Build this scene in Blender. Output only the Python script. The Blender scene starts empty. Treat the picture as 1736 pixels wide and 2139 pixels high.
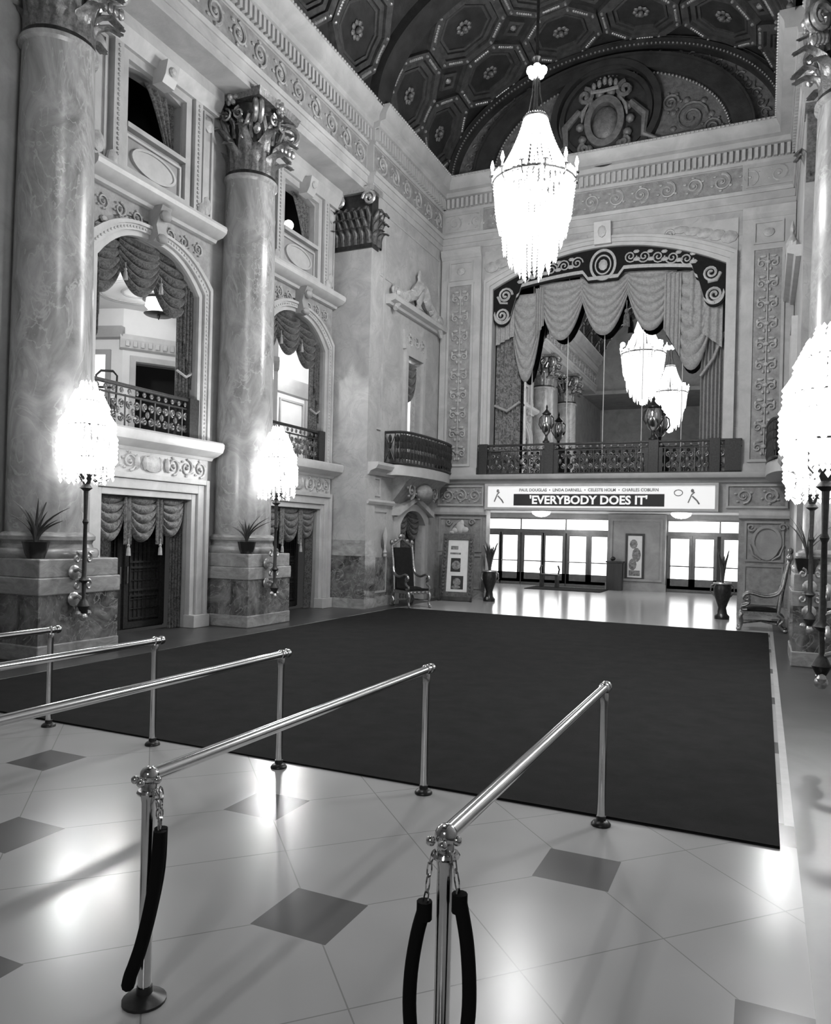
import bpy, bmesh, math, random
from math import sin, cos, pi, sqrt
from mathutils import Vector as V, Matrix
random.seed(7)
SC = bpy.context.scene
COL = SC.collection

# ---------------------------------------------------------------- materials
def M(name, c, rough=.6, metal=0.0, var=None, bump=None, emit=None, spec=.5, stretch=(1, 1, 1)):
    """grey procedural material; var = (noise scale, low factor, high factor, distortion); bump = (scale, strength)"""
    m = bpy.data.materials.new(name); m.use_nodes = True
    nt = m.node_tree; N = nt.nodes; L = nt.links
    b = N['Principled BSDF']
    b.inputs['Roughness'].default_value = rough
    b.inputs['Metallic'].default_value = metal
    b.inputs['Specular IOR Level'].default_value = spec
    b.inputs['Base Color'].default_value = (c, c, c, 1)
    tc = N.new('ShaderNodeTexCoord'); mp = N.new('ShaderNodeMapping')
    mp.inputs['Scale'].default_value = stretch
    L.new(tc.outputs['Object'], mp.inputs['Vector'])
    if var:
        no = N.new('ShaderNodeTexNoise'); no.inputs['Scale'].default_value = var[0]
        no.inputs['Detail'].default_value = 6; no.inputs['Roughness'].default_value = .62
        no.inputs['Distortion'].default_value = var[3] if len(var) > 3 else 0
        L.new(mp.outputs[0], no.inputs['Vector'])
        r = N.new('ShaderNodeValToRGB')
        lo, hi = c * var[1], c * var[2]
        r.color_ramp.elements[0].position = .3; r.color_ramp.elements[0].color = (lo, lo, lo, 1)
        r.color_ramp.elements[1].position = .7; r.color_ramp.elements[1].color = (hi, hi, hi, 1)
        L.new(no.outputs['Fac'], r.inputs[0]); L.new(r.outputs[0], b.inputs['Base Color'])
    if bump:
        n2 = N.new('ShaderNodeTexNoise'); n2.inputs['Scale'].default_value = bump[0]
        n2.inputs['Detail'].default_value = 4
        L.new(mp.outputs[0], n2.inputs['Vector'])
        bp = N.new('ShaderNodeBump'); bp.inputs['Strength'].default_value = bump[1]
        bp.inputs['Distance'].default_value = .03
        L.new(n2.outputs['Fac'], bp.inputs['Height']); L.new(bp.outputs[0], b.inputs['Normal'])
    if emit:
        b.inputs['Emission Color'].default_value = (1, 1, 1, 1)
        b.inputs['Emission Strength'].default_value = emit
    return m

def marble(name, lo, hi, scale, rough=.25, vein=None, stretch=(1, 1, 1)):
    m = M(name, .5, rough, stretch=stretch)
    nt = m.node_tree; N = nt.nodes; L = nt.links; b = N['Principled BSDF']
    mp = [n for n in N if n.type == 'MAPPING'][0]
    n1 = N.new('ShaderNodeTexNoise'); n1.inputs['Scale'].default_value = scale; n1.inputs['Detail'].default_value = 8
    n1.inputs['Roughness'].default_value = .65; n1.inputs['Distortion'].default_value = 1.2
    L.new(mp.outputs[0], n1.inputs['Vector'])
    r = N.new('ShaderNodeValToRGB'); e = r.color_ramp.elements
    e[0].position = .32; e[0].color = (lo, lo, lo, 1); e[1].position = .68; e[1].color = (hi, hi, hi, 1)
    L.new(n1.outputs['Fac'], r.inputs[0])
    out = r.outputs[0]
    if vein:
        n2 = N.new('ShaderNodeTexNoise'); n2.inputs['Scale'].default_value = scale * .8; n2.inputs['Detail'].default_value = 5
        n2.inputs['Distortion'].default_value = 2.5
        L.new(mp.outputs[0], n2.inputs['Vector'])
        r2 = N.new('ShaderNodeValToRGB'); q = r2.color_ramp.elements
        q[0].position = .48; q[0].color = (0, 0, 0, 1); q[1].position = .52; q[1].color = (0, 0, 0, 1)
        k = q.new(.5); k.color = (1, 1, 1, 1)
        L.new(n2.outputs['Fac'], r2.inputs[0])
        mx = N.new('ShaderNodeMix'); mx.data_type = 'RGBA'; mx.inputs['B'].default_value = (vein, vein, vein, 1)
        L.new(r2.outputs[0], mx.inputs['Factor']); L.new(out, mx.inputs['A']); out = mx.outputs['Result']
    L.new(out, b.inputs['Base Color'])
    return m

def floor_material():
    m = M('terrazzo floor', .5, .2, spec=.25); nt = m.node_tree; N = nt.nodes; L = nt.links; b = N['Principled BSDF']
    tc = [n for n in N if n.type == 'TEX_COORD'][0]
    sp = N.new('ShaderNodeSeparateXYZ'); L.new(tc.outputs['Object'], sp.inputs[0])
    def mth(op, a, bb=None):
        n = N.new('ShaderNodeMath'); n.operation = op
        for i, x in enumerate((a, bb)):
            if x is None: continue
            if isinstance(x, (int, float)): n.inputs[i].default_value = x
            else: L.new(x, n.inputs[i])
        return n.outputs[0]
    PX, PY = 2.48, 2.64
    def tri(src, o, p, sh):   # distance to the nearest lattice line
        t = mth('FRACT', mth('ADD', mth('DIVIDE', mth('SUBTRACT', src, o), p), 20.5 + sh))
        return mth('ABSOLUTE', mth('SUBTRACT', t, .5))
    dots = None
    for sh in (0, .5):
        dx = mth('MULTIPLY', tri(sp.outputs[0], -1.07, PX, sh), PX); dy = mth('MULTIPLY', tri(sp.outputs[1], 5.07, PY, sh), PY)
        d = mth('LESS_THAN', mth('MAXIMUM', dx, dy), .243)
        dots = d if dots is None else mth('MAXIMUM', dots, d)
    u = tri(sp.outputs[0], -1.07, PX, 0); v = tri(sp.outputs[1], 5.07, PY, 0)
    line = mth('LESS_THAN', mth('ABSOLUTE', mth('SUBTRACT', u, v)), .0022)
    u2 = tri(sp.outputs[0], -1.07, PX, .0)
    line2 = mth('LESS_THAN', mth('ABSOLUTE', mth('SUBTRACT', mth('ADD', u, v), .5)), .0022)
    nb = N.new('ShaderNodeTexNoise'); nb.inputs['Scale'].default_value = .9; nb.inputs['Detail'].default_value = 2
    L.new(tc.outputs['Object'], nb.inputs['Vector'])
    chips = mth('MULTIPLY', mth('SUBTRACT', nb.outputs['Fac'], .5), .35)
    base = mth('MULTIPLY', mth('ADD', 1.0, chips), mth('SUBTRACT', .33, mth('MULTIPLY', dots, .25)))
    lines = mth('MULTIPLY', mth('MAXIMUM', line, line2), mth('SUBTRACT', 1, dots))
    base = mth('MULTIPLY', base, mth('SUBTRACT', 1.0, mth('MULTIPLY', lines, .4)))
    cb = N.new('ShaderNodeCombineColor')
    for i in range(3): L.new(base, cb.inputs[i])
    L.new(cb.outputs[0], b.inputs['Base Color'])
    rg = mth('ADD', .18, mth('MULTIPLY', nb.outputs['Fac'], .11)); L.new(rg, b.inputs['Roughness'])
    return m

def glow(name, s, sampled=True):
    m = bpy.data.materials.new(name); m.use_nodes = True; nt = m.node_tree
    nt.nodes.remove(nt.nodes['Principled BSDF'])
    e = nt.nodes.new('ShaderNodeEmission'); e.inputs[0].default_value = (1, 1, 1, 1); e.inputs[1].default_value = s
    nt.links.new(e.outputs[0], nt.nodes['Material Output'].inputs[0])
    if not sampled: m.cycles.emission_sampling = 'NONE'
    return m

def fabric(name, lo, hi, scale=9, rough=.75):
    """woven damask: blotchy figure on a ground"""
    m = M(name, hi, rough, spec=.25); nt = m.node_tree; N = nt.nodes; L = nt.links; b = N['Principled BSDF']
    mp = [n for n in N if n.type == 'MAPPING'][0]
    vo = N.new('ShaderNodeTexNoise'); vo.inputs['Scale'].default_value = scale; vo.inputs['Detail'].default_value = 2; vo.inputs['Distortion'].default_value = 1.5
    L.new(mp.outputs[0], vo.inputs['Vector'])
    r = N.new('ShaderNodeValToRGB'); e = r.color_ramp.elements
    e[0].position = .42; e[0].color = (lo, lo, lo, 1); e[1].position = .56; e[1].color = (hi, hi, hi, 1)
    L.new(vo.outputs['Fac'], r.inputs[0]); L.new(r.outputs[0], b.inputs['Base Color'])
    b.inputs['Sheen Weight'].default_value = .3
    return m

MT = {}
MT['stone'] = M('pale carved stone', .42, .55, var=(1.3, .8, 1.15, .6), bump=(14, .12))
MT['stone2'] = M('grey carved stone', .30, .6, var=(1.6, .78, 1.18, .6), bump=(16, .15))
MT['relief'] = M('carved relief stone', .40, .5, var=(6, .7, 1.2), bump=(30, .3))
MT['relief_dark'] = M('toned relief ground', .27, .6, var=(5, .7, 1.25), bump=(26, .35))
MT['moulding'] = M('moulded stone', .46, .45, var=(3, .88, 1.1))
MT['marble_col'] = marble('veined column marble', .19, .47, 1.5, .27, .42, (1, 1, .55))
MT['marble_wall'] = marble('veined wall marble', .29, .46, 1.1, .35, .33)
MT['marble_dark'] = marble('mottled dark marble', .035, .26, 2.2, .14, .3)
MT['marble_band'] = marble('banded pale marble', .2, .4, 2.6, .2, None, (1, 1, 2))
MT['ceil'] = M('dark painted plaster', .026, .55, var=(2.5, .6, 1.5), bump=(9, .3))
MT['ceil2'] = M('dark coffer frame', .058, .45, var=(5, .6, 1.5), bump=(20, .4))
MT['gilt'] = M('dull gilding', .62, .32, .75, var=(18, .7, 1.1))
MT['gilt_dark'] = M('old dark gilding', .20, .38, .6, var=(14, .5, 1.5), bump=(40, .3))
MT['brass'] = M('polished brass', .72, .13, 1.0, var=(7, .88, 1.05))
MT['bronze'] = M('black bronze', .03, .35, .5, var=(12, .6, 1.6))
MT['frame_dark'] = M('old carved dark gilding', .10, .42, .45, var=(14, .5, 1.6), bump=(40, .3))
MT['gilt_old'] = M('tarnished gilding', .34, .34, .8, var=(18, .5, 1.2))
MT['iron'] = M('wrought iron', .03, .45, .3, var=(20, .6, 1.5))
MT['iron_pale'] = M('bronze grille', .14, .4, .5, var=(16, .5, 1.4))  # paler metal than the wrought iron, for railing scrolls
MT['carpet'] = M('dark plush carpet', .0135, .93, var=(3, .75, 1.3), bump=(500, .5), spec=.15)
MT['floor'] = floor_material()
MT['floor_dark'] = marble('dark border marble', .03, .06, 1.2, .33)
MT['strip'] = M('pale marble strip', .36, .32, var=(4, .8, 1.1))
MT['drape'] = fabric('brocade drape', .06, .14, 14)
MT['drape_figured'] = fabric('figured light drape', .10, .27, 8)
MT['relief_ceiling'] = M('dark lunette relief', .15, .5, .2, var=(7, .6, 1.4), bump=(26, .4))
MT['floor_plain'] = M('plain polished terrazzo', .42, .17, var=(60, .85, 1.12))
MT['drape_dark'] = fabric('dark brocade drape', .03, .085, 16)
MT['drape_pale'] = fabric('pale figured drape', .27, .34, 9)
MT['pelmet'] = M('dark painted pelmet', .008, .7, var=(10, .7, 1.4), spec=.15)
MT['pelmet_line'] = M('pale stencilled scroll', .38, .5, var=(14, .8, 1.2))
MT['rope'] = M('black velvet', .006, .9, spec=.1)
MT['steel'] = M('chromed steel', .7, .12, 1.0)
MT['wood_dark'] = M('dark carved wood', .035, .35, var=(6, .6, 1.5), stretch=(1, 1, .2))
MT['upholstery'] = M('dark velvet upholstery', .012, .85, var=(9, .7, 1.3), spec=.2)
MT['paper'] = M('white poster paper', .75, .7, var=(9, .94, 1.03))
MT['ink'] = M('printed black', .02, .6)
MT['ink_mid'] = M('printed grey', .2, .6, var=(12, .3, 1.8))
MT['sign_white'] = M('lit white sign board', .8, .5, emit=.35)
MT['leaf'] = M('dull green leaf', .035, .5, var=(5, .6, 1.5))
MT['pot'] = M('dark glazed pot', .02, .25)
MT['door_metal'] = M('grey door metal', .17, .35, .4, var=(5, .8, 1.2))
MT['wall_white'] = M('white painted plaster', .7, .7, var=(1.2, .93, 1.04))
MT['room_grey'] = M('grey painted panel', .33, .6, var=(2, .9, 1.1))
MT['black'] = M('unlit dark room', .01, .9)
MT['pane'] = glow('daylit glass', 3.0)
MT['bulb'] = glow('lamp bulb', 40)
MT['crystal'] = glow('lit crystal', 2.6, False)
MT['dome'] = glow('opal lamp shade', 14)

def mirror_mat():
    m = M('silvered mirror', .86, .0, 1.0); return m
MT['mirror'] = mirror_mat()

# ---------------------------------------------------------------- mesh builder
class Fr:
    """a wall frame: u along, v up, w out of the wall"""
    def __init__(s, o, U, N): s.o = V(o); s.U = V(U); s.N = V(N); s.W = V((0, 0, 1))
    def p(s, u, v, w=0): return s.o + s.U * u + s.W * v + s.N * w
    def at(s, u=0, v=0, w=0): return Fr(s.p(u, v, w), s.U, s.N)
WORLD = Fr((0, 0, 0), (1, 0, 0), (0, -1, 0))
class FlatF:
    """identity: u=x v=y w=z"""
    def p(s, u, v, w=0): return V((u, v, w))
ID = FlatF()

class MB:
    def __init__(s, f=None): s.v = []; s.f = []; s.fr = f or ID
    def add(s, pts, faces, f=None):
        f = f or s.fr; n = len(s.v)
        s.v += [f.p(*q) for q in pts]; s.f += [tuple(i + n for i in q) for q in faces]
    def box(s, u0, u1, v0, v1, w0, w1, f=None):
        s.add([(u0, v0, w0), (u1, v0, w0), (u1, v1, w0), (u0, v1, w0), (u0, v0, w1), (u1, v0, w1), (u1, v1, w1), (u0, v1, w1)],
              [(3, 2, 1, 0), (4, 5, 6, 7), (0, 1, 5, 4), (1, 2, 6, 5), (2, 3, 7, 6), (3, 0, 4, 7)], f)
    def hexa(s, p8, f=None):
        s.add(p8, [(3, 2, 1, 0), (4, 5, 6, 7), (0, 1, 5, 4), (1, 2, 6, 5), (2, 3, 7, 6), (3, 0, 4, 7)], f)
    def bar(s, a, b, w, h, f=None):
        """box along a-b (local coordinates) of width w and height h"""
        a, b = V(a), V(b); d = (b - a).normalized()
        up = V((0, 0, 1)) if abs(d.z) < .9 else V((0, 1, 0))
        x = d.cross(up).normalized() * (w / 2); y = x.cross(d).normalized() * (h / 2)
        s.hexa([a - x - y, a + x - y, a + x + y, a - x + y, b - x - y, b + x - y, b + x + y, b - x + y], f)
    def poly(s, outline, w0, w1, f=None):
        """prism of a (u,v) outline between w0 and w1"""
        n = len(outline)
        s.add([(u, v, w0) for u, v in outline] + [(u, v, w1) for u, v in outline],
              [tuple(range(n))[::-1], tuple(range(n, 2 * n))] + [(i, (i + 1) % n, n + (i + 1) % n, n + i) for i in range(n)], f)
    def ring(s, outer, inner, w0, w1, closed=True, f=None):
        """band between two equal-length (u,v) outlines, with thickness"""
        n = len(outer); k = n if closed else n - 1
        P = [(u, v, w0) for u, v in outer] + [(u, v, w0) for u, v in inner] + [(u, v, w1) for u, v in outer] + [(u, v, w1) for u, v in inner]
        Fc = []
        for i in range(k):
            j = (i + 1) % n
            Fc += [(2 * n + i, 2 * n + j, 3 * n + j, 3 * n + i), (i, n + i, n + j, j), (i, j, 2 * n + j, 2 * n + i), (n + i, 3 * n + i, 3 * n + j, n + j)]
        if not closed:
            Fc += [(0, 2 * n, 3 * n, n), (n - 1, 2 * n - 1, 4 * n - 1, 3 * n - 1)]
        s.add(P, Fc, f)
    def extr(s, prof, u0, u1, f=None):
        """moulding: profile [(v, w)] run along u"""
        n = len(prof)
        s.add([(u0, v, w) for v, w in prof] + [(u1, v, w) for v, w in prof],
              [tuple(range(n)), tuple(range(n, 2 * n))[::-1]] + [(i, n + i, n + (i + 1) % n, (i + 1) % n) for i in range(n)], f)
    def tube(s, pts, r, n=6, f=None, flat=1.0, closed=False):
        """round bar along points; r number or list"""
        P = [V(p) for p in pts]; m = len(P)
        rs = r if isinstance(r, (list, tuple)) else [r] * m
        T = []
        for i in range(m):
            a = P[i - 1] if (i > 0 or closed) else P[i]; b = P[(i + 1) % m] if (i < m - 1 or closed) else P[i]
            d = b - a
            T.append(d.normalized() if d.length > 1e-9 else V((0, 0, 1)))
        up = V((0, 0, 1)) if abs(T[0].z) < .9 else V((1, 0, 0))
        x = T[0].cross(up).normalized(); R = []
        for i in range(m):
            x = (x - T[i] * x.dot(T[i]))
            x = x.normalized() if x.length > 1e-6 else T[i].orthogonal().normalized()
            y = T[i].cross(x)
            R.append([P[i] + (x * cos(2 * pi * k / n) + y * sin(2 * pi * k / n) * flat) * rs[i] for k in range(n)])
        vs = [tuple(q) for ring in R for q in ring]; Fc = []
        for i in range(m if closed else m - 1):
            j = (i + 1) % m
            for k in range(n): Fc.append((i * n + k, i * n + (k + 1) % n, j * n + (k + 1) % n, j * n + k))
        if not closed: Fc += [tuple(range(n))[::-1], tuple((m - 1) * n + k for k in range(n))]
        s.add(vs, Fc, f)
    def cyl(s, a, b, r, n=12, r2=None, f=None): s.tube([a, b], [r, r if r2 is None else r2], n, f)
    def lathe(s, prof, c=(0, 0, 0), n=20, f=None, ax='z', squash=1.0):
        """prof [(r, h)] turned about the vertical (z, or v in a wall frame with ax='v')"""
        c = V(c); vs = []; m = len(prof)
        for r, h in prof:
            for k in range(n):
                a = 2 * pi * k / n
                q = V((r * cos(a), r * sin(a) * squash, h)) if ax == 'z' else (V((r * cos(a), h, r * sin(a) * squash)) if ax == 'v' else V((r * cos(a), r * sin(a) * squash, h)))
                vs.append(tuple(c + q))
        Fc = [(i * n + k, i * n + (k + 1) % n, (i + 1) * n + (k + 1) % n, (i + 1) * n + k) for i in range(m - 1) for k in range(n)]
        Fc += [tuple(range(n))[::-1], tuple((m - 1) * n + k for k in range(n))]
        s.add(vs, Fc, f)
    def ball(s, c, r, n=8, m=5, f=None):
        """ellipsoid; r number or (rx, ry, rz) in local axes"""
        r = V((r, r, r)) if isinstance(r, (int, float)) else V(r); c = V(c); vs = []
        for i in range(m + 1):
            t = pi * i / m; t = min(max(t, .06), pi - .06)
            for k in range(n):
                a = 2 * pi * k / n
                vs.append((c.x + r.x * sin(t) * cos(a), c.y + r.y * sin(t) * sin(a), c.z + r.z * cos(t)))
        Fc = [(i * n + k, i * n + (k + 1) % n, (i + 1) * n + (k + 1) % n, (i + 1) * n + k) for i in range(m) for k in range(n)]
        Fc += [tuple(range(n)), tuple(m * n + k for k in range(n))[::-1]]
        s.add(vs, Fc, f)
    def grid(s, fn, nu, nv, thick=None, f=None):
        """surface fn(i/nu, j/nv) -> point; thick adds a back skin offset fn2"""
        P = [fn(i / nu, j / nv) for j in range(nv + 1) for i in range(nu + 1)]
        w = nu + 1
        Fc = [(j * w + i, j * w + i + 1, (j + 1) * w + i + 1, (j + 1) * w + i) for j in range(nv) for i in range(nu)]
        if thick:
            n = len(P); t = V(thick)
            P = P + [tuple(V(q) - t) for q in P]
            Fc += [tuple(n + k for k in q)[::-1] for q in Fc]
            edge = [i for i in range(w)] + [j * w + nu for j in range(1, nv + 1)] + [nv * w + i for i in range(nu - 1, -1, -1)] + [j * w for j in range(nv - 1, 0, -1)]
            m = len(edge)
            Fc += [(edge[k], n + edge[k], n + edge[(k + 1) % m], edge[(k + 1) % m]) for k in range(m)]
        s.add(P, Fc, f)
    def build(s, name, mat, parent=None, smooth=40, world=False, fix=True, bevel=0):
        me = bpy.data.meshes.new(name)
        off = V((0, 0, 0))
        if world and parent:
            q = parent
            while q: off = off + q.location; q = q.parent
        me.from_pydata([tuple(p - off) if world else tuple(p) for p in s.v], [], s.f)
        if fix:
            bm = bmesh.new(); bm.from_mesh(me); bmesh.ops.recalc_face_normals(bm, faces=bm.faces); bm.to_mesh(me); bm.free()
        me.materials.append(MT[mat] if isinstance(mat, str) else mat)
        if smooth:
            me.polygons.foreach_set('use_smooth', [True] * len(me.polygons)); me.set_sharp_from_angle(angle=math.radians(smooth))
        o = bpy.data.objects.new(name, me); COL.objects.link(o)
        if parent: o.parent = parent
        if bevel:
            md = o.modifiers.new('soft edges', 'BEVEL'); md.width = bevel; md.segments = 2; md.limit_method = 'ANGLE'
        return o

def tag(o, label, cat, group=None, kind=None):
    o['label'] = label; o['category'] = cat
    if group: o['group'] = group
    if kind: o['kind'] = kind
    return o
def thing(name, label, cat, loc=(0, 0, 0), rotz=0, group=None, kind='thing'):
    o = bpy.data.objects.new(name, None); o.empty_display_size = .2; COL.objects.link(o)
    o.location = loc; o.rotation_euler = (0, 0, rotz)
    return tag(o, label, cat, group, kind)
def struct(name, mb, mat, **k):
    o = mb.build(name, mat, **k); o['kind'] = 'structure'; return o
def strempty(name, loc=(0, 0, 0)):
    o = bpy.data.objects.new(name, None); COL.objects.link(o); o.location = loc; o['kind'] = 'structure'; return o
def copy_tree(o, parent=None):
    c = o.copy(); COL.objects.link(c)
    if parent: c.parent = parent
    for ch in list(o.children): copy_tree(ch, c)
    return c
def dup(root, loc, rotz=None, label=None, group=None):
    c = copy_tree(root); c.location = loc
    if rotz is not None: c.rotation_euler = (0, 0, rotz)
    if label: c['label'] = label
    if group: c['group'] = group
    return c
def lamp(name, loc, power, radius=.2, kind='POINT', parent=None):
    l = bpy.data.lights.new(name, kind); l.energy = power
    if kind == 'POINT': l.shadow_soft_size = radius
    o = bpy.data.objects.new(name, l); COL.objects.link(o); o.location = loc
    if parent: o.parent = parent
    return o

# ---------------------------------------------------------------- ornament
def spiral(c, r, turns, start, sgn=1, n=18, k=.12):
    return [(c[0] + r * (1 - (1 - k) * i / n) * cos(start + sgn * turns * 2 * pi * i / n), c[1] + r * (1 - (1 - k) * i / n) * sin(start + sgn * turns * 2 * pi * i / n)) for i in range(n + 1)]
def scrolls(mb, u0, u1, v0, v1, w, depth=.03, f=None, pitch=1.1):
    """running vine of alternating spirals and leaves in a band, raised from the wall"""
    L = u1 - u0; h = v1 - v0; n = max(2, round(L / (h * pitch))); st = L / n; vc = (v0 + v1) / 2
    r = min(h * .42, st * .46)
    for i in range(n):
        cu = u0 + st * (i + .5); sg = 1 if i % 2 == 0 else -1
        sp = spiral((cu, vc), r, 1.6, -sg * pi / 2 + (pi if sg < 0 else pi) * 0, sg, 20)
        mb.tube([(a, b, w + depth * .5) for a, b in sp], [r * .15 * (1 - .5 * j / 20) for j in range(21)], 5, f, 1.0)
        mb.ball((cu, vc, w + depth * .6), (r * .22, r * .22, depth), 7, 4, f)
        for k in range(5):
            a = sg * (.5 + k * 1.15); rr = r * 1.06
            mb.ball((cu + rr * cos(a), vc + rr * sin(a) * .9, w + depth * .3), (r * .22, r * .17, depth * .8), 6, 3, f)
def arabesque(mb, u0, u1, v0, v1, w, depth=.03, f=None):
    """upright candelabra ornament for tall panels"""
    h = v1 - v0; W = u1 - u0; uc = (u0 + u1) / 2; n = max(1, round(h / (W * .9))); st = h / n
    mb.tube([(uc, v0 + st * .1, w + depth * .4), (uc, v1 - st * .1, w + depth * .4)], W * .03, 5, f)
    for i in range(n):
        vb = v0 + st * i
        mb.ball((uc, vb + st * .5, w + depth * .5), (W * .12, st * .12, depth * 1.1), 7, 4, f)
        for sg in (-1, 1):
            sp = spiral((uc + sg * W * .25, vb + st * .42), W * .19, 1.4, (0 if sg < 0 else pi), -sg, 14)
            mb.tube([(a, b, w + depth * .5) for a, b in sp], W * .035, 5, f)
            mb.ball((uc + sg * W * .2, vb + st * .78, w + depth * .4), (W * .15, st * .08, depth * .8), 6, 3, f)
            mb.ball((uc + sg * W * .36, vb + st * .62, w + depth * .4), (W * .06, st * .13, depth * .8), 6, 3, f)
            mb.ball((uc + sg * W * .1, vb + st * .16, w + depth * .4), (W * .06, st * .1, depth * .8), 6, 3, f)
def frame_rect(mb, u0, u1, v0, v1, b, w0, w1, f=None):
    mb.ring([(u0, v0), (u1, v0), (u1, v1), (u0, v1)], [(u0 + b, v0 + b), (u1 - b, v0 + b), (u1 - b, v1 - b), (u0 + b, v1 - b)], w0, w1, True, f)
def beads(mb, a, b, n, r, f=None):
    a, b = V(a), V(b)
    for i in range(n):
        mb.ball(a.lerp(b, (i + .5) / n), r, 6, 4, f)
def wall_cut(mb, u0, u1, v0, v1, w0, w1, opens, f=None):
    """wall slab with openings [(ua, ub, vbottom, top)], top a number or a function of u"""
    cuts = {u0, u1}
    for a, b, vb, tp in opens:
        n = 16 if callable(tp) else 1
        for i in range(n + 1): cuts.add(round(a + (b - a) * i / n, 5))
    cs = sorted(c for c in cuts if u0 <= c <= u1)
    for a, b in zip(cs, cs[1:]):
        m = (a + b) / 2; iv = []
        for oa, ob, vb, tp in opens:
            if oa < m < ob: iv.append((vb, tp(a) if callable(tp) else tp, tp(b) if callable(tp) else tp))
        iv.sort(); lo = (v0, v0)
        for vb, ta, tb in iv:
            if vb > lo[0] + 1e-4 or vb > lo[1] + 1e-4:
                mb.hexa([(a, lo[0], w0), (b, lo[1], w0), (b, vb, w0), (a, vb, w0), (a, lo[0], w1), (b, lo[1], w1), (b, vb, w1), (a, vb, w1)], f)
            lo = (ta, tb)
        if lo[0] < v1 - 1e-4 or lo[1] < v1 - 1e-4:
            mb.hexa([(a, lo[0], w0), (b, lo[1], w0), (b, v1, w0), (a, v1, w0), (a, lo[0], w1), (b, lo[1], w1), (b, v1, w1), (a, v1, w1)], f)
# ---------------------------------------------------------------- drapery
def swag(mb, u0, u1, v, drop, w, f, folds=5, belly=.22, side=.35, dv=0.0):
    """one festoon hung between (u0,v) and (u1,v+dv)"""
    W = u1 - u0
    def fn(a, t):
        x = u0 + W * (a * (1 - .0 * t))
        pull = 1 - abs(2 * a - 1) ** 2.2
        y = v + dv * a - t * (drop * side * (1 - pull) + drop * pull)
        z = w + belly * W * .35 * pull * sin(pi * min(1, t * .75 + .1)) + .06 * (abs(sin(pi * folds * t)) ** .7 - .5) * 1.6 * (.3 + .7 * pull)
        return (x, y, z)
    mb.grid(fn, 14, folds * 8, None, f)
    def fb(a, t):
        p = fn(a, t); return (p[0], p[1], p[2] - .02)
    mb.grid(fb, 14, folds * 8, None, f)
def jabot(mb, u0, u1, v, d0, d1, w, f, pleats=4, amp=.05):
    """hanging tail with pleats, length d0 at u0 to d1 at u1"""
    def fn(a, t): return (u0 + (u1 - u0) * a, v - t * (d0 + (d1 - d0) * a) , w + amp * sin(2 * pi * pleats * a) + .02)
    mb.grid(fn, pleats * 6, 3, (0, 0, .02) if False else None, f)
    def fb(a, t):
        p = fn(a, t); return (p[0], p[1], p[2] - .02)
    mb.grid(fb, pleats * 6, 3, None, f)
def curtain(mb, u0, u1, v0, v1, w, f, pleats=6, amp=.06, gather=None):
    """floor length curtain; gather = (height, factor, side) where it is tied back"""
    def off(a, t, d):
        v = v0 + (v1 - v0) * t; x = u0 + (u1 - u0) * a
        if gather:
            gv, k, sd = gather; q = math.exp(-((v - gv) / .8) ** 2) * (1 - k)
            anc = u0 if sd < 0 else u1
            x = x + (anc - x) * q
        return (x, v, w + d + amp * sin(2 * pi * pleats * a + .6 * sin(3 * t)))
    mb.grid(lambda a, t: off(a, t, 0), pleats * 6, 14, None, f)
    mb.grid(lambda a, t: off(a, t, -.02), pleats * 6, 14, None, f)
def tassel(mb, u, v, w, f, s=1.0):
    mb.tube([(u, v, w), (u, v - .12 * s, w)], .008 * s, 5, f)
    mb.ball((u, v - .14 * s, w), (.03 * s, .035 * s, .03 * s), 7, 4, f)
    mb.lathe([(.012 * s, -.15 * s), (.035 * s, -.2 * s), (.045 * s, -.34 * s), (.0452 * s, -.345 * s)], (u, v, w), 8, f, ax='v')
# ================================================================ the hall
XC = -4.82                     # centre line of the hall
XB, XE, XF, YE = -11.55, -10.57, -10.36, 24.4    # bay wall, near entablature face, far wall face, end wall
YK = 19.2                      # where the colonnade stops and the flat wall begins
RX = 2 * XC                    # mirror constant: x -> RX - x
XR = .68
XRB = 2.33                     # right bay wall
FE = Fr((0, YE, 0), (1, 0, 0), (0, -1, 0))         # end wall (u = x)
FB = Fr((XB, 0, 0), (0, 1, 0), (1, 0, 0))          # left bay wall (u = y)
FF = Fr((XF, 0, 0), (0, 1, 0), (1, 0, 0))          # left far wall
FR = Fr((XR, 0, 0), (0, -1, 0), (-1, 0, 0))        # right far wall (u = -y)
FRB = Fr((XRB, 0, 0), (0, -1, 0), (-1, 0, 0))

# ---- floors
m = MB(); m.box(-9.72, .2, -9, 20.0, -.12, 0); m.box(.2, .27, -9, 6.6, -.12, 0)
struct('floor', m, 'floor', smooth=None)
m = MB(); m.box(-9.72, .2, 20.0, YE - .4, -.12, 0); m.box(-13, 2, YE - .4, 33.6, -.12, .0); struct('floor_vestibule', m, 'floor_plain', smooth=None)
m = MB(); m.box(-11.9, -9.72, -9, YE - .4, -.12, 0); m.box(.27, 3.2, -9, YE - .4, -.12, 0)
struct('floor_border', m, 'floor_dark', smooth=None)
m = MB(); m.box(.2, .27, 6.6, YE - .4, -.12, .0); struct('trim_1', m, 'strip', smooth=None)
m = MB()
m.grid(lambda a, t: (-9.62 + 9.78 * a, 6.07 + 13.95 * t, .018 + .003 * sin(9 * a + 5 * t)), 24, 24)
m.box(-9.62, .16, 6.07, 20.02, .0, .014)
tag(m.build('carpet', 'carpet'), 'huge plain dark carpet covering the middle of the hall floor', 'carpet')

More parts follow.
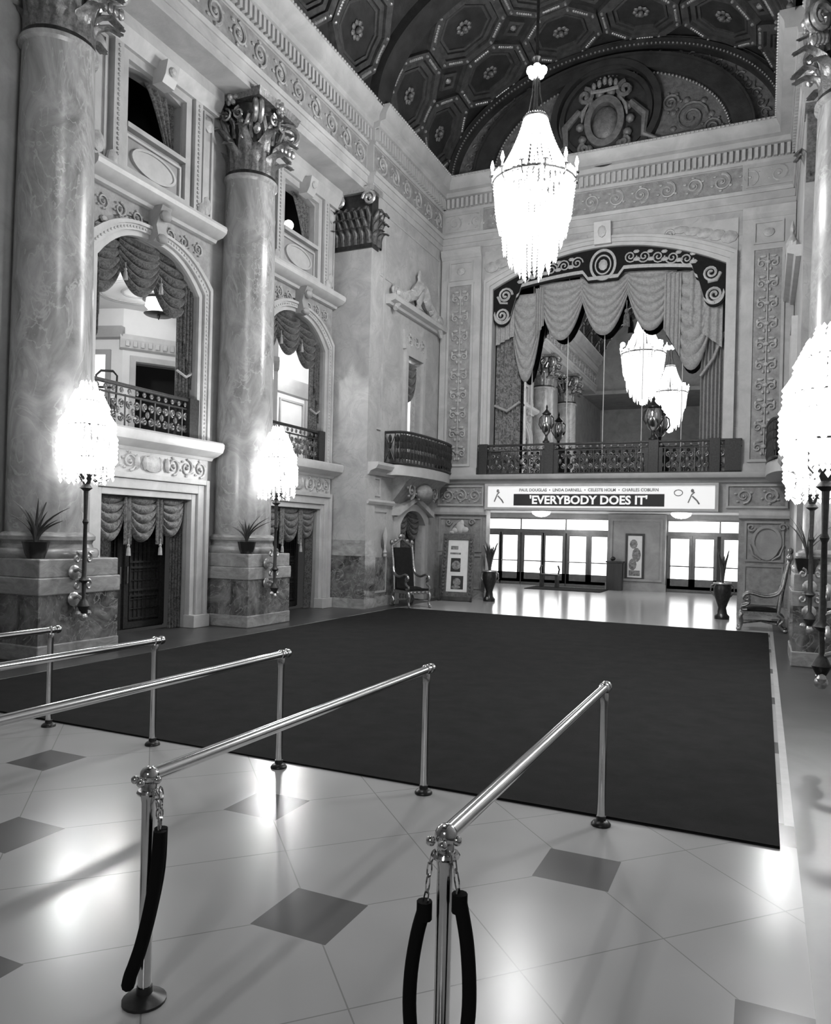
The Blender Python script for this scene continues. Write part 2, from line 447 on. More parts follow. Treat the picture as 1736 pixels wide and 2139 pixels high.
# ---- column (built once, copied)
def acanthus(mb, c, ang, r0, h0, h, width, curl):
    """a curled leaf standing against the bell"""
    ca, sa = cos(ang), sin(ang)
    def fn(a, t):
        rr = r0 + .05 + curl * max(0, t - .55) ** 1.5 * 2.2 + .03 * t
        zz = h0 + h * (t if t < .85 else .85 + (t - .85) * -.9)
        wd = width * (1 - .55 * t ** 2) * (1 + .18 * sin(14 * t)); x = (a - .5) * wd
        rr -= abs(a - .5) * .16 - .03 * cos(6 * pi * a) * .5
        return (c[0] + rr * ca - x * sa, c[1] + rr * sa + x * ca, c[2] + zz)
    mb.grid(fn, 6, 8, (.025 * ca, .025 * sa, 0))
def capital(root, z0, r):
    m = MB()
    m.lathe([(r * .97, 0), (r * 1.06, .03), (r * 1.06, .1), (r * .95, .13), (r * .92, .5), (r * .98, 1.1), (r * 1.15, 1.5), (r * 1.18, 1.58)], (0, 0, z0), 24)
    cap = m.build('capital', 'bronze', root)  # near-black bell puts the deep shade behind the leaves into the colour
    m = MB()
    pts = []
    for k in range(4):
        a0 = pi / 4 + k * pi / 2
        for j in range(8):
            t = j / 8; a = a0 + t * pi / 2; R = r * (1.98 - 1.15 * sin(pi * t) ** .8 * .5)
            pts.append((R * cos(a), R * sin(a)))
    m.add([(x * .97, y * .97, z0 + 1.58) for x, y in pts] + [(x, y, z0 + 1.66) for x, y in pts] + [(x * 1.04, y * 1.04, z0 + 1.74) for x, y in pts],
          [tuple(range(32))[::-1], tuple(range(64, 96))] + [(q + i, q + (i + 1) % 32, q + 32 + (i + 1) % 32, q + 32 + i) for q in (0, 32) for i in range(32)])
    m.build('abacus', 'gilt_dark', cap)
    for h, w, n, cu, of, z in ((.62, .36, 8, .65, 0, .1), (1.05, .36, 8, .8, pi / 8, .12), (.55, .22, 16, .6, pi / 16, .85)):
        m = MB()
        for k in range(n): acanthus(m, (0, 0, z0 + z), of + 2 * pi * k / n, r * .93, 0, h, w, cu)
        m.build('leaf_row', 'gilt_dark', cap, smooth=60)
    for k in range(4):
        m = MB(); a = pi / 4 + k * pi / 2; d = V((cos(a), sin(a), 0)); e = V((-sin(a), cos(a), 0))
        sp = spiral((0, 0), .27, 1.8, pi * .9, -1, 22, .15)
        for s in (-1, 1):
            P = [(d * (r * .95)) + e * (s * .3) + V((0, 0, z0 + .8)), d * (r * 1.25) + e * (s * .16) + V((0, 0, z0 + 1.3))] + [d * (r * 1.55 + p[0]) + e * (s * .06) + V((0, 0, z0 + 1.28 + p[1])) for p in sp]
            m.tube(P, [.05] * 2 + [.065 - .03 * i / 22 for i in range(23)], 6)
        for q in range(4): m.ball(tuple(d * (r * (1.25 + .16 * q)) + V((0, 0, z0 + .98 - .03 * q))), (.07, .07, .11), 6, 4)
        m.build('volute', 'gilt', cap)
    for k in range(4):
        m = MB(); a = k * pi / 2; d = V((cos(a), sin(a), 0)); e = V((-sin(a), cos(a), 0))
        m.ball(tuple(d * r * 1.42 + V((0, 0, z0 + 1.64))), .1, 8, 5)
        for j in range(6):
            t = 2 * pi * j / 6; m.ball(tuple(d * r * 1.4 + e * (.13 * cos(t)) + V((0, 0, z0 + 1.64 + .13 * sin(t)))), .06, 6, 4)
        for s in (-1, 1):
            sp = spiral((0, 0), .15, 1.5, pi / 2, s, 14); m.tube([tuple(d * r * 1.3 + e * (s * .18 + p) + V((0, 0, z0 + 1.3 + q))) for p, q in sp], .03, 5)
        m.build('rosette', 'gilt', cap)
def make_column(label):
    c = thing('column', label, 'column', (0, 0, 0), 0, 'marble columns of the hall')
    m = MB(); s = .83
    m.box(-s, s, -s, s, 0, .27); pl = m.build('plinth', 'marble_band', c, smooth=None, bevel=.02)
    m = MB(); q = s - .02; m.box(-q, q, -q, q, .27, 1.06); m.build('die', 'marble_dark', pl, smooth=None)
    m = MB(); q = s + .005; m.box(-q, q, -q, q, 1.06, 1.34); m.box(-q + .03, q - .03, -q + .03, q - .03, 1.34, 1.64); m.build('cap_band', 'marble_band', pl, smooth=None, bevel=.02)
    m = MB(); r = .66
    m.lathe([(r + .14, 1.64), (r + .16, 1.68), (r + .16, 1.75), (r + .13, 1.79), (r + .07, 1.81), (r + .05, 1.87), (r + .07, 1.92), (r + .1, 1.94), (r + .1, 2.0), (r + .06, 2.04), (r + .01, 2.07)], (0, 0, 0), 36)
    m.build('base', 'marble_band', c)
    m = MB(); pr = []
    for i in range(25):
        t = i / 24; pr.append((.655 - .085 * t ** 1.8, 2.06 + 8.1 * t))
    pr += [(.585, 10.17), (.63, 10.2), (.63, 10.27), (.58, 10.3)]
    m.lathe(pr, (0, 0, 0), 40); m.build('shaft', 'marble_col', c)
    capital(c, 10.26, .56)
    return c
col1 = make_column('tall marble column nearest the camera on the left wall, cut by the left edge')
col1.location = (-11.12, 9.25, 0)
dup(col1, (-11.12, 14.6, 0), 0, 'tall marble column between the two draped bays, capital fully in view')
dup(col1, (-11.12, 3.9, 0), 0, 'marble column seen only as the smallest in the mirror above the doors')
dup(col1, (1.32, 15.9, 0), 0, 'marble column on the right wall behind the bright torcheres')

# ---- entablature of the hall: architrave, frieze, dentils, cornice
def entablature(idx, f, u0, u1, proj=.5, deep=.9, skip_relief=False):
    e = strempty('trim_%d' % idx)
    z = 11.95
    m = MB(f)
    m.extr([(z, -deep), (z, .03), (z + .2, .03), (z + .2, .06), (z + .42, .06), (z + .42, .1), (z + .52, .13), (z + .52, .02), (z + 1.3, .02), (z + 1.3, .07), (z + 1.38, .09), (z + 1.38, .05),
            (z + 1.75, .05), (z + 1.78, .2), (z + 1.92, .22), (z + 1.95, proj - .12), (z + 2.12, proj - .1), (z + 2.2, proj - .06), (z + 2.3, proj), (z + 2.38, proj), (z + 2.38, -deep)], u0, u1)
    m.build('moulding', 'stone', e, smooth=30)
    m = MB(f); n = round((u1 - u0) / .17)
    for i in range(n):
        u = u0 + (u1 - u0) * (i + .25) / n
        m.box(u, u + (u1 - u0) / n * .55, z + 1.42, z + 1.73, .05, .17)
    m.build('dentil_course', 'moulding', e, smooth=None)
    m = MB(f); n = round((u1 - u0) / .12)
    beads(m, (u0, z + 2.34, proj + .01), (u1, z + 2.34, proj + .01), n, (.042, .035, .035)); m.build('bead_course', 'moulding', e)
    if not skip_relief:
        m = MB(f); m.box(u0 + .05, u1 - .05, z + .56, z + 1.27, 0, .028); m.build('frieze_ground', 'relief_dark', e, smooth=None)
        m = MB(f); scrolls(m, u0 + .1, u1 - .1, z + .6, z + 1.23, .028, .05, pitch=1.25); m.build('frieze_relief', 'relief', e)
    return e
FN = Fr((XE, 0, 0), (0, 1, 0), (1, 0, 0))
entablature(2, FN, -2, YK, .5, 1.1)
entablature(3, FF, YK - .02, YE, .5, .3)
entablature(4, Fr((XR, 0, 0), (0, -1, 0), (-1, 0, 0)), -YE, -YK + .02, .6, .3)
entablature(5, Fr((XR + .5, 0, 0), (0, -1, 0), (-1, 0, 0)), -YK, 2, .6, 1.1, True)
e = entablature(6, FE, XF, XR, .5, .3)
m = MB(FE)   # the end-wall entablature breaks forward over the two pilasters
for a, b in ((XF, -8.85), (-.78, XR)): m.box(a, b, 12.47, 13.25, 0.03, .07); frame_rect(m, a + .1, b - .1, 12.55, 13.17, .05, .06, .1)
m.build('pilaster_break', 'stone', e, smooth=None)
# soffit behind the columns
m = MB(); m.box(XB - .2, XE - .9, -2, YK, 11.95, 12.15); m.box(XR + 1.4, XRB + .3, -2, YK, 11.95, 12.15); struct('ceiling_soffit', m, 'stone2', smooth=None)

# ---- left bay walls with door, window and upper window
def arch(c, hw, zs, rise):
    return lambda u: zs + rise * max(0, 1 - abs((u - c) / hw) ** 2.6)
for i, yc in enumerate((11.925, 17.275)):
    u0 = 9.0 if i == 0 else 14.6
    u1 = 14.6 if i == 0 else YK
    ops = [(yc - 1.25, yc + 1.25, 0, 2.8), (yc - 1.42, yc + 1.42, 4.12, arch(yc, 1.42, 7.3, .72)), (yc - .78, yc + .78, 10.08, lambda u, yc=yc: 11.2 + .12 * max(0, 1 - ((u - yc) / .78) ** 2))]
    m = MB(FB); wall_cut(m, u0, u1, 0, 12, -.35, 0, ops)
    w = struct('wall_left.%03d' % i if i else 'wall_left', m, 'stone2', smooth=None)
m = MB(FB); m.box(-9, 9.0, 0, 12, -.35, 0); struct('wall_left.002', m, 'stone2', smooth=None)

def bay_trim(idx, yc):
    """door casing, frieze, cornice, window architrave, shelf and upper panel of one bay"""
    e = strempty('trim_%d' % idx); f = Fr((XB, yc, 0), (0, 1, 0), (1, 0, 0))
    m = MB(f)   # door casing, stepped
    for b0, b1, w in ((0, .14, .14), (.14, .34, .2), (.34, .45, .26)):
        for s in (-1, 1):
            a, b = sorted((s * (1.25 + b0), s * (1.25 + b1))); m.box(a, b, .28 if b0 else 0, 2.8 + b1, 0, w)
        m.box(-1.25 - b0, 1.25 + b0, 2.8 + b0, 2.8 + b1, 0, w)
    for s in (-1, 1):
        a, b = sorted((s * 1.22, s * 1.74)); m.box(a, b, 0, .28, 0, .3)
    m.build('door_casing', 'stone', e, smooth=None, bevel=.012)
    m = MB(f); m.box(-1.72, 1.72, 3.2, 3.74, 0, .16); m.build('frieze_block', 'stone', e, smooth=None)
    m = MB(f); m.ball((0, 3.47, .19), (.3, .18, .05), 10, 5); scrolls(m, .4, 1.66, 3.26, 3.7, .16, .045); scrolls(m, -1.66, -.4, 3.26, 3.7, .16, .045)
    for k in (-.42, -.2, .2, .42): m.ball((k, 3.48, .19), (.07, .16, .05), 7, 4)
    m.build('frieze_relief', 'relief', e)
    m = MB(f); m.extr([(3.7, 0), (3.7, .2), (3.76, .24), (3.8, .36), (3.88, .5), (3.98, .54), (4.06, .54), (4.1, .5), (4.1, 0)], -1.82, 1.82); m.build('cornice', 'moulding', e, smooth=30)
    # window architrave with clipped arch
    tp = arch(0, 1.42, 7.3, .72); top2 = arch(0, 1.8, 7.52, .78)
    inner = [(-1.42, 4.12)] + [(x / 10 * 1.42, tp(x / 10 * 1.42)) for x in range(-10, 11)] + [(1.42, 4.12)]
    def offs(d): return [(-1.42 - d, 4.12)] + [(x / 10 * (1.42 + d), tp(x / 10 * 1.42) + d * .75) for x in range(-10, 11)] + [(1.42 + d, 4.12)]
    m = MB(f); m.ring(offs(.12), inner, 0, .07, False); m.ring(offs(.26), offs(.12), 0, .13, False); m.ring(offs(.34), offs(.26), 0, .17, False)
    arc = m.build('window_casing', 'stone', e, smooth=25)
    m = MB(f)
    P = offs(.19); 
    for a, b in zip(P, P[1:]): beads(m, (*a, .135), (*b, .135), max(1, round(math.dist(a, b) / .09)), .026)
    m.build('bead_moulding', 'moulding', arc)
    m = MB(f)   # spandrel frieze above the arch
    P = [(-1.78, 7.7)] + [(x / 10 * 1.72, tp(x / 10 * 1.42) + .36) for x in range(-10, 11)] + [(1.78, 7.7), (1.78, 8.66), (-1.78, 8.66)]
    m.poly(P, 0, .05); m.build('spandrel', 'relief_dark', e, smooth=None)
    m = MB(f)
    for s in (-1, 1):
        a, b = sorted((s * .25, s * 1.55)); scrolls(m, a, b, 8.16, 8.5, .05, .05)
        for k in range(4): m.ball((s * (1.3 + .1 * k), 8.0 - .16 * k, .07), (.1, .07, .05), 6, 4)
    m.build('spandrel_relief', 'relief', e)
    m = MB(f)   # console
    m.extr([(7.98, .05), (7.98, .2), (8.1, .32), (8.3, .27), (8.5, .34), (8.68, .42), (8.68, .05)], -.14, .14); m.ball((0, 8.05, .3), (.15, .1, .1), 8, 5); m.ball((0, 8.5, .38), (.15, .12, .1), 8, 5)
    m.build('console', 'stone2', e, smooth=40)
    m = MB(f); m.extr([(8.62, 0), (8.62, .16), (8.68, .2), (8.72, .36), (8.8, .46), (8.88, .48), (8.94, .46), (8.94, 0)], -1.82, 1.82); m.build('shelf_cornice', 'moulding', e, smooth=30)
    # upper stage
    m = MB(f); frame_rect(m, -.98, .98, 9.05, 11.45, .16, 0, .12); m.box(-.82, .82, 9.98, 10.08, 0, .14)
    for s in (-1, 1):
        a, b = sorted((s * 1.02, s * 1.24)); m.box(a, b, 8.94, 11.6, 0, .2)
        a, b = sorted((s * 1.3, s * 1.74)); m.box(a, b, 8.94, 11.6, 0, .1); frame_rect(m, a + .06, b - .06, 9.1, 11.4, .05, .1, .14)
    m.extr([(11.45, 0), (11.45, .2), (11.6, .28), (11.72, .34), (11.95, .34), (11.95, 0)], -1.78, 1.78)
    m.build('upper_casing', 'stone', e, smooth=25)
    m = MB(f); q = [(.62 * cos(t * pi / 16), 9.53 + .28 * sin(t * pi / 16)) for t in range(32)]; q2 = [(.56 * cos(t * pi / 16), 9.53 + .23 * sin(t * pi / 16)) for t in range(32)]
    m.ring(q, q2, 0, .06); frame_rect(m, -.78, .78, 9.16, 9.9, .05, 0, .05)
    m.poly(q2, 0, .03); m.build('oval_panel', 'moulding', e, smooth=40)
    m = MB(f)
    for s in (-1, 1):
        beads(m, (s * 1.13, 9.15, .2), (s * 1.13, 11.4, .2), 24, .035)
        m.ball((s * 1.52, 9.35, .12), (.14, .22, .07), 8, 5); m.ball((s * 1.52, 11.15, .12), (.14, .18, .07), 8, 5); m.ball((s * 1.25, 9.12, .2), (.14, .2, .1), 8, 5)
    m.build('upper_relief', 'relief', e)
    m = MB(f); m.extr([(11.15, .1), (11.15, .36), (11.3, .44), (11.58, .5), (11.58, .1)], -.17, .17); m.ball((0, 11.4, .48), (.1, .1, .06), 8, 4); m.build('keystone', 'moulding', e, smooth=None)
    return e
bay_trim(7, 11.925); bay_trim(8, 17.275)

# wall base strips of the bays
m = MB(FB)
for a, b in ((13.62, 13.78), (15.42, 15.58), (18.97, YK)): m.box(a, b, 0, .28, 0, .08)
struct('baseboard_left', m, 'marble_band', smooth=None)

# ---- left far wall block (x = XF, y 19.2 .. 24.4)
yc3 = 22.3
ops = [(yc3 - .95, yc3 + .95, 0, arch(yc3, .95, 2.45, .45)), (yc3 - .6, yc3 + .55, 4.5, 7.75)]
m = MB(FF); wall_cut(m, YK, YE + .3, 0, 14.3, -.35, 0, ops); struct('wall_left_far', m, 'marble_wall', smooth=None)
fk = Fr((0, YK, 0), (1, 0, 0), (0, -1, 0))
m = MB(fk); m.box(XB - .2, XF - .36, 0, 12, -.34, 0); struct('wall_left_return', m, 'marble_wall', smooth=None)
def pilaster(idx, right=False):
    e = strempty('trim_%d' % idx)
    a, b = (XB, XF + .06) if not right else (XR - .06, XRB)
    m = MB(fk); m.box(a, b - .06, 1.95, 10.3, 0, .06); m.box(b - .06, b, 1.95, 10.3, -.5, .06); sh = m.build('pilaster_shaft', 'marble_wall', e, smooth=None)
    m = MB(fk); m.box(a, b + .05, 0, .28, -.6, .12); m.box(a, b + .05, 1.5, 1.64, -.6, .12); m.box(a, b + .03, 1.64, 1.95, -.5, .09); m.build('pilaster_base', 'marble_band', e, smooth=None)
    m = MB(fk); m.box(a, b + .04, .28, 1.5, -.55, .1); m.build('pilaster_die', 'marble_dark', e, smooth=None)
    m = MB(fk); m.box(a + .02, b - .01, 10.3, 11.99, -.3, .08); m.box(a, b + .03, 10.28, 10.4, -.3, .12); cap = m.build('pilaster_capital', 'bronze', e, smooth=None)
    m = MB()
    for row, (h, cu) in enumerate(((.5, .3), (.85, .3), (1.2, .3))):
        for k in range(6 - row % 2):
            acanthus(m, (a + (b - a) * (k + .5 + .5 * (row % 2)) / 6, YK + .5, 10.4), -pi / 2, .6 - .03 * row, 0, h, .22, cu * 1.6)
        xx = b if not right else a
        for k in range(2): acanthus(m, (xx + (-.5 if not right else .5), YK + .1 + .3 * k, 10.4), 0 if not right else pi, .51, 0, h, .3, cu * 1.2)
    m.build('leaf_row', 'frame_dark', cap, smooth=60)
    m = MB(fk)
    for uu in (a + .2, b - .05):
        sp = spiral((uu, 11.65), .22, 1.7, pi, -1, 18); m.tube([(p, q, .2) for p, q in sp], .05, 6)
    m.box(a, b + .1, 11.85, 12, -.35, .2); m.build('volute', 'gilt', cap)
pilaster(9)
# far wall trim: ledge, balcony shelf, pediment
e = strempty('trim_10'); f = FF
m = MB(f); m.extr([(3.85, 0), (3.85, .1), (3.95, .16), (4.02, .34), (4.12, .4), (4.2, .4), (4.2, 0)], YK, YE); m.extr([(3.0, 0), (3.0, .1), (3.08, .14), (3.14, .1), (3.14, 0)], YK, 20.9)
m.build('ledge', 'moulding', e, smooth=30)
m = MB(f)   # balcony slab: rounded in plan
P = [(20.25, 0)] + [(yc3 + 2.05 * cos(t), .42 + .4 * sin(t)) for t in [pi - i * pi / 16 for i in range(17)]] + [(24.38, 0)]
vv = [(u, 3.9, w) for u, w in P] + [(u, 4.2, w) for u, w in P]; n = len(P)
m.add(vv, [tuple(range(n)), tuple(range(n, 2 * n))[::-1]] + [(i, n + i, n + (i + 1) % n, (i + 1) % n) for i in range(n)])
m.build('balcony_slab', 'moulding', e, smooth=40)
m = MB(f); m.extr([(3.1, 0), (3.4, .25), (3.75, .5), (3.9, .7), (3.9, 0)], 20.9, 23.7); m.ball((22.3, 3.5, .45), (.5, .3, .25), 10, 6); scrolls(m, 21.1, 23.5, 3.2, 3.8, .42, .05); m.build('balcony_bracket', 'relief_dark', e)
m = MB(f)   # door surround with pointed pediment
tp = arch(yc3, .95, 2.45, .45)
inn = [(yc3 - .95, 0)] + [(yc3 + x / 8 * .95, tp(yc3 + x / 8 * .95)) for x in range(-8, 9)] + [(yc3 + .95, 0)]
out = [(yc3 - 1.2, 0)] + [(yc3 + x / 8 * 1.2, tp(yc3 + x / 8 * .95) + .22) for x in range(-8, 9)] + [(yc3 + 1.2, 0)]
m.ring(out, inn, 0, .12, False)
for s in (-1, 1): m.hexa([(yc3 + s * 1.35, 2.72, 0), (yc3, 3.22, 0), (yc3, 3.36, 0), (yc3 + s * 1.35, 2.9, 0), (yc3 + s * 1.35, 2.72, .26), (yc3, 3.22, .26), (yc3, 3.36, .26), (yc3 + s * 1.35, 2.9, .26)])
m.build('door_surround', 'stone', e, smooth=30)
m = MB(f)   # window casing + pediment
frame_rect(m, yc3 - .78, yc3 + .73, 4.3, 7.95, .18, 0, .1); m.extr([(7.95, 0), (7.95, .1), (8.0, .1), (8.55, .05), (8.55, 0)], yc3 - .85, yc3 + .8)
m.build('window_casing', 'stone', e, smooth=30)
m = MB(f); scrolls(m, yc3 - .75, yc3 + .7, 8.05, 8.5, .07, .05); m.build('window_frieze', 'relief', e)
m = MB(f); m.extr([(9.0, 0), (9.0, .12), (9.06, .16), (9.1, .32), (9.2, .36), (9.28, .3), (9.28, 0)], 20.2, 24.3)
m.build('pediment_cornice', 'moulding', e, smooth=30)
m = MB(f)   # pediment sculpture: urn with garlands and scrolls
m.lathe([(.1, 9.28), (.26, 9.34), (.12, 9.5), (.3, 9.8), (.34, 10.0), (.16, 10.2), (.1, 10.3), (.14, 10.4), (.03, 10.62)], (22.25, 0, .15), 14, ax='v', squash=.5)
for s in (-1, 1):
    m.tube([(22.25 + s * t, 10.05 - .62 * t + .06 * sin(9 * t), .2) for t in [.1 + .1 * k for k in range(18)]], [.2 - .007 * k for k in range(18)], 7)
    for k in range(7): m.ball((22.25 + s * (.4 + .2 * k), 9.42 + .06 * sin(k * 2) + .3 * max(0, 1 - k / 4), .22), (.17, .17, .12), 7, 4)
    sp = spiral((22.25 + s * 1.8, 9.48), .16, 1.4, -s * pi / 2, s, 14); m.tube([(p, q, .14) for p, q in sp], .05, 6)
m.build('pediment_sculpture', 'relief', e)
m = MB(f); frame_rect(m, 19.45, 20.05, 5.2, 11.4, .06, 0, .04); frame_rect(m, 19.4, 24.2, 9.0 + .7, 11.6, .05, 0, .02); frame_rect(m, 19.4, 20.6, .4, 2.85, .06, 0, .04); frame_rect(m, 19.4, 20.1, 3.25, 3.8, .05, 0, .04)
m.build('panel_moulding', 'stone', e, smooth=None)
m = MB(f); m.box(YK, 21.1, .3, 1.45, 0, .03); m.build('dado', 'marble_dark', e, smooth=None)
m = MB(f); m.box(YK, 21.1, 0, .3, 0, .08); m.box(23.5, YE, 0, .3, 0, .08); struct('baseboard_left_far', m, 'marble_band', smooth=None)

# ---- right side
m = MB(FR); m.box(-YE - .3, -YK, 0, 14.3, -.35, 0); struct('wall_right_far', m, 'marble_wall', smooth=None)
m = MB(FRB); m.box(-YK, 9, 0, 12, -.35, 0); struct('wall_right', m, 'stone2', smooth=None)
m = MB(fk); m.box(XR + .36, XRB, 0, 12, -.34, 0); struct('wall_right_return', m, 'marble_wall', smooth=None)
e = strempty('trim_11'); f = FR; yr = -yc3
m = MB(f); m.extr([(3.85, 0), (3.85, .1), (3.95, .16), (4.02, .34), (4.12, .4), (4.2, .4), (4.2, 0)], -YE, -YK)
P = [(-24.38, 0)] + [(yr + 2.05 * cos(t), .3 + .36 * sin(t)) for t in [pi - i * pi / 16 for i in range(17)]] + [(-20.25, 0)]
m.add([(u, 3.9, w) for u, w in P] + [(u, 4.2, w) for u, w in P], [tuple(range(n)), tuple(range(n, 2 * n))[::-1]] + [(i, n + i, n + (i + 1) % n, (i + 1) % n) for i in range(n)])
m.extr([(9.0, 0), (9.0, .12), (9.06, .16), (9.1, .3), (9.2, .32), (9.28, .28), (9.28, 0)], -24.3, -20.2)
frame_rect(m, yr - .75, yr + .75, 4.3, 7.95, .18, 0, .14)
m.build('ledge', 'moulding', e, smooth=30)
m = MB(f); m.box(-YE, -YK, 0, .3, 0, .08); m.box(-YE, -YK, 1.4, 1.6, 0, .06); struct('baseboard_right', m, 'marble_band', smooth=None)
m = MB(f); m.lathe([(.1, 9.28), (.26, 9.34), (.12, 9.5), (.3, 9.8), (.34, 10.0), (.16, 10.2), (.1, 10.3), (.14, 10.4), (.03, 10.62)], (-22.25, 0, .15), 14, ax='v', squash=.5)
for k in range(8): m.ball((-22.25 + (k - 3.5) * .4, 9.45, .1), (.18, .16, .1), 7, 4)
m.build('pediment_sculpture', 'relief', e)
m = MB(fk); m.box(XR + .02, XRB, 10.3, 12, -.3, .08); m.box(XR - .03, XRB, 11.85, 12.0, -.35, .2)
cap = m.build('pilaster_capital', 'gilt_dark', e, smooth=None)
m = MB()
for k in range(2): acanthus(m, (XR + .5, YK + .1 + .3 * k, 10.35), pi, .44, 0, .9, .36, .35)
m.build('leaf_row', 'gilt_dark', cap, smooth=60)
m = MB(fk); m.box(XR - .05, XRB, 0, .28, -.6, .12); m.box(XR - .05, XRB, 1.5, 1.64, -.6, .12); m.build('pilaster_base', 'marble_band', e, smooth=None)
m = MB(fk); m.box(XR - .03, XRB, .28, 1.5, -.55, .1); m.build('pilaster_die', 'marble_dark', e, smooth=None)

# ---- end wall
WL, WRt = -8.45, -1.17
wc = (WL + WRt) / 2; hw = (WRt - WL) / 2
wtop = lambda u: 10.45 + .95 * (1 - ((u - wc) / hw) ** 2)
m = MB(FE); wall_cut(m, XF - .3, XR + .3, 0, 14.3, -.4, 0, [(-8.5, -.66, 0, 3.02), (WL, WRt, 4.2, wtop)])
struct('wall_back', m, 'marble_wall', smooth=None)
e = strempty('trim_12')
m = MB(FE)
for a, b in ((XF + .05, -8.86), (-.74, XR - .02)):
    m.box(a, b, 4.25, 11.6, 0, .1); m.extr([(11.6, 0), (11.6, .12), (11.7, .2), (11.9, .24), (11.95, .1), (11.95, 0)], a, b)
    frame_rect(m, a + .3, b - .3, 10.85, 11.5, .05, .1, .14); frame_rect(m, a + .25, b - .25, 4.5, 10.75, .08, .1, .15)
    m.box(a, b, 4.2, 4.45, 0, .16)
m.build('pilaster', 'stone', e, smooth=None)
m = MB(FE)
for a, b in ((XF + .05, -8.86), (-.74, XR - .02)): m.box(a + .33, b - .33, 4.58, 10.67, .1, .115)
m.build('pilaster_panel', 'relief_dark', e, smooth=None)
m = MB(FE)
for a, b in ((XF + .05, -8.86), (-.74, XR - .02)):
    arabesque(m, a + .36, b - .36, 4.65, 10.6, .115, .05); m.ball(((a + b) / 2, 11.17, .12), (.16, .14, .05), 8, 5)
m.build('pilaster_relief', 'relief', e)
m = MB(FE)   # opening architrave
o1 = [(WL, 4.2)] + [(WL + (WRt - WL) * k / 24, wtop(WL + (WRt - WL) * k / 24)) for k in range(25)] + [(WRt, 4.2)]
def oo(d): return [(WL - d, 4.2)] + [(wc + (hw + d) * (k / 12 - 1), wtop(wc + hw * (k / 12 - 1)) + d) for k in range(25)] + [(WRt + d, 4.2)]
m.ring(oo(.1), o1, 0, .06, False); m.ring(oo(.22), oo(.1), 0, .12, False); m.ring(oo(.3), oo(.22), 0, .16, False)
m.build('opening_casing', 'moulding', e, smooth=25)
m = MB(FE); m.extr([(11.45, 0), (11.45, .2), (11.75, .28), (12.1, .34), (12.1, 0)], wc - .25, wc + .27); m.ball((wc, 11.8, .3), (.14, .2, .06), 8, 5); m.build('keystone', 'moulding', e, smooth=None)
m = MB(FE)
for s in (-1, 1):
    q = [(wc + s * 3.95, 10.5), (wc + s * 3.95, 11.75), (wc + s * .4, 11.75)] + [(wc + s * x, wtop(wc + s * x) + .36) for x in (.4, 1.2, 2.0, 2.8, 3.6)]
    m.poly(q if s > 0 else q[::-1], 0, .03)
m.build('spandrel', 'stone', e, smooth=None)
m = MB(FE)
for s in (-1, 1):
    for k in range(5): m.ball((wc + s * (3.7 - .34 * k), 11.2 + .1 * k, .05), (.26, .2 - .02 * k, .06), 8, 5)
    sp = spiral((wc + s * 2.0, 11.5), .16, 1.4, 0, s, 14); m.tube([(p, q, .05) for p, q in sp], .04, 5)
m.build('spandrel_relief', 'relief', e)
m = MB(FE)   # ledge over the doors
m.extr([(3.92, 0), (3.92, .1), (4.0, .14), (4.05, .3), (4.12, .34), (4.2, .34), (4.2, 0)], XF, XR)
m.extr([(2.86, 0), (2.86, .12), (2.95, .14), (3.02, .1), (3.08, .1), (3.08, 0)], XF, -8.5); m.extr([(2.86, 0), (2.86, .12), (2.95, .14), (3.02, .1), (3.08, .1), (3.08, 0)], -.66, XR)
for a, b in ((XF, -8.55), (-1.1, XR)): frame_rect(m, a + .08, b - .05, 3.16, 3.86, .06, 0, .07)
m.build('ledge', 'stone', e, smooth=30)
m = MB(FE)
for a, b in ((XF, -8.55), (-1.1, XR)): m.box(a + .14, b - .11, 3.22, 3.8, 0, .02)
m.build('frieze_ground', 'relief_dark', e, smooth=None)
m = MB(FE)
for a, b in ((XF, -8.55), (-1.1, XR)): scrolls(m, a + .2, b - .15, 3.25, 3.77, .02, .05)
m.build('frieze_relief', 'relief', e)
m = MB(FE)   # lower panels with shield
for a, b in ((XF + .05, -8.55), (-.6, XR - .05)):
    frame_rect(m, a + .1, b - .08, 1.6, 2.78, .06, 0, .06); frame_rect(m, a + .1, b - .08, .35, 1.5, .05, 0, .05)
m.build('panel_moulding', 'stone2', e, smooth=None)
m = MB(FE); m.box(XF, -8.5, 0, 2.86, 0, .012); m.box(-.66, XR, 0, 2.86, 0, .012); m.build('dado', 'relief_dark', e, smooth=None)
for c in (.1, -9.42):
    m = MB(FE)
    sh = lambda k: [(c + k * .36 * cos(t) * (1 if sin(t) > -.3 else .9), 2.2 + k * (.42 * sin(t) if sin(t) > 0 else .5 * sin(t))) for t in [2 * pi * j / 24 for j in range(24)]]
    m.ring(sh(1.1), sh(.9), .01, .09); m.poly(sh(.9), .01, .04)
    for s in (-1, 1):
        sp = spiral((c + s * .42, 2.6), .12, 1.3, 0, s, 14); m.tube([(p, q, .07) for p, q in sp], .03, 5)
        m.tube([(c + s * .15, 1.66, .06), (c + s * .35, 1.8, .07), (c + s * .45, 2.1, .06)], .03, 5)
    m.build('shield_relief', 'stone2', e, smooth=40)
m = MB(FE); m.box(XF, -8.5, 0, .3, .012, .07); m.box(-.66, XR, 0, .3, .012, .07); struct('baseboard_back', m, 'marble_band', smooth=None)

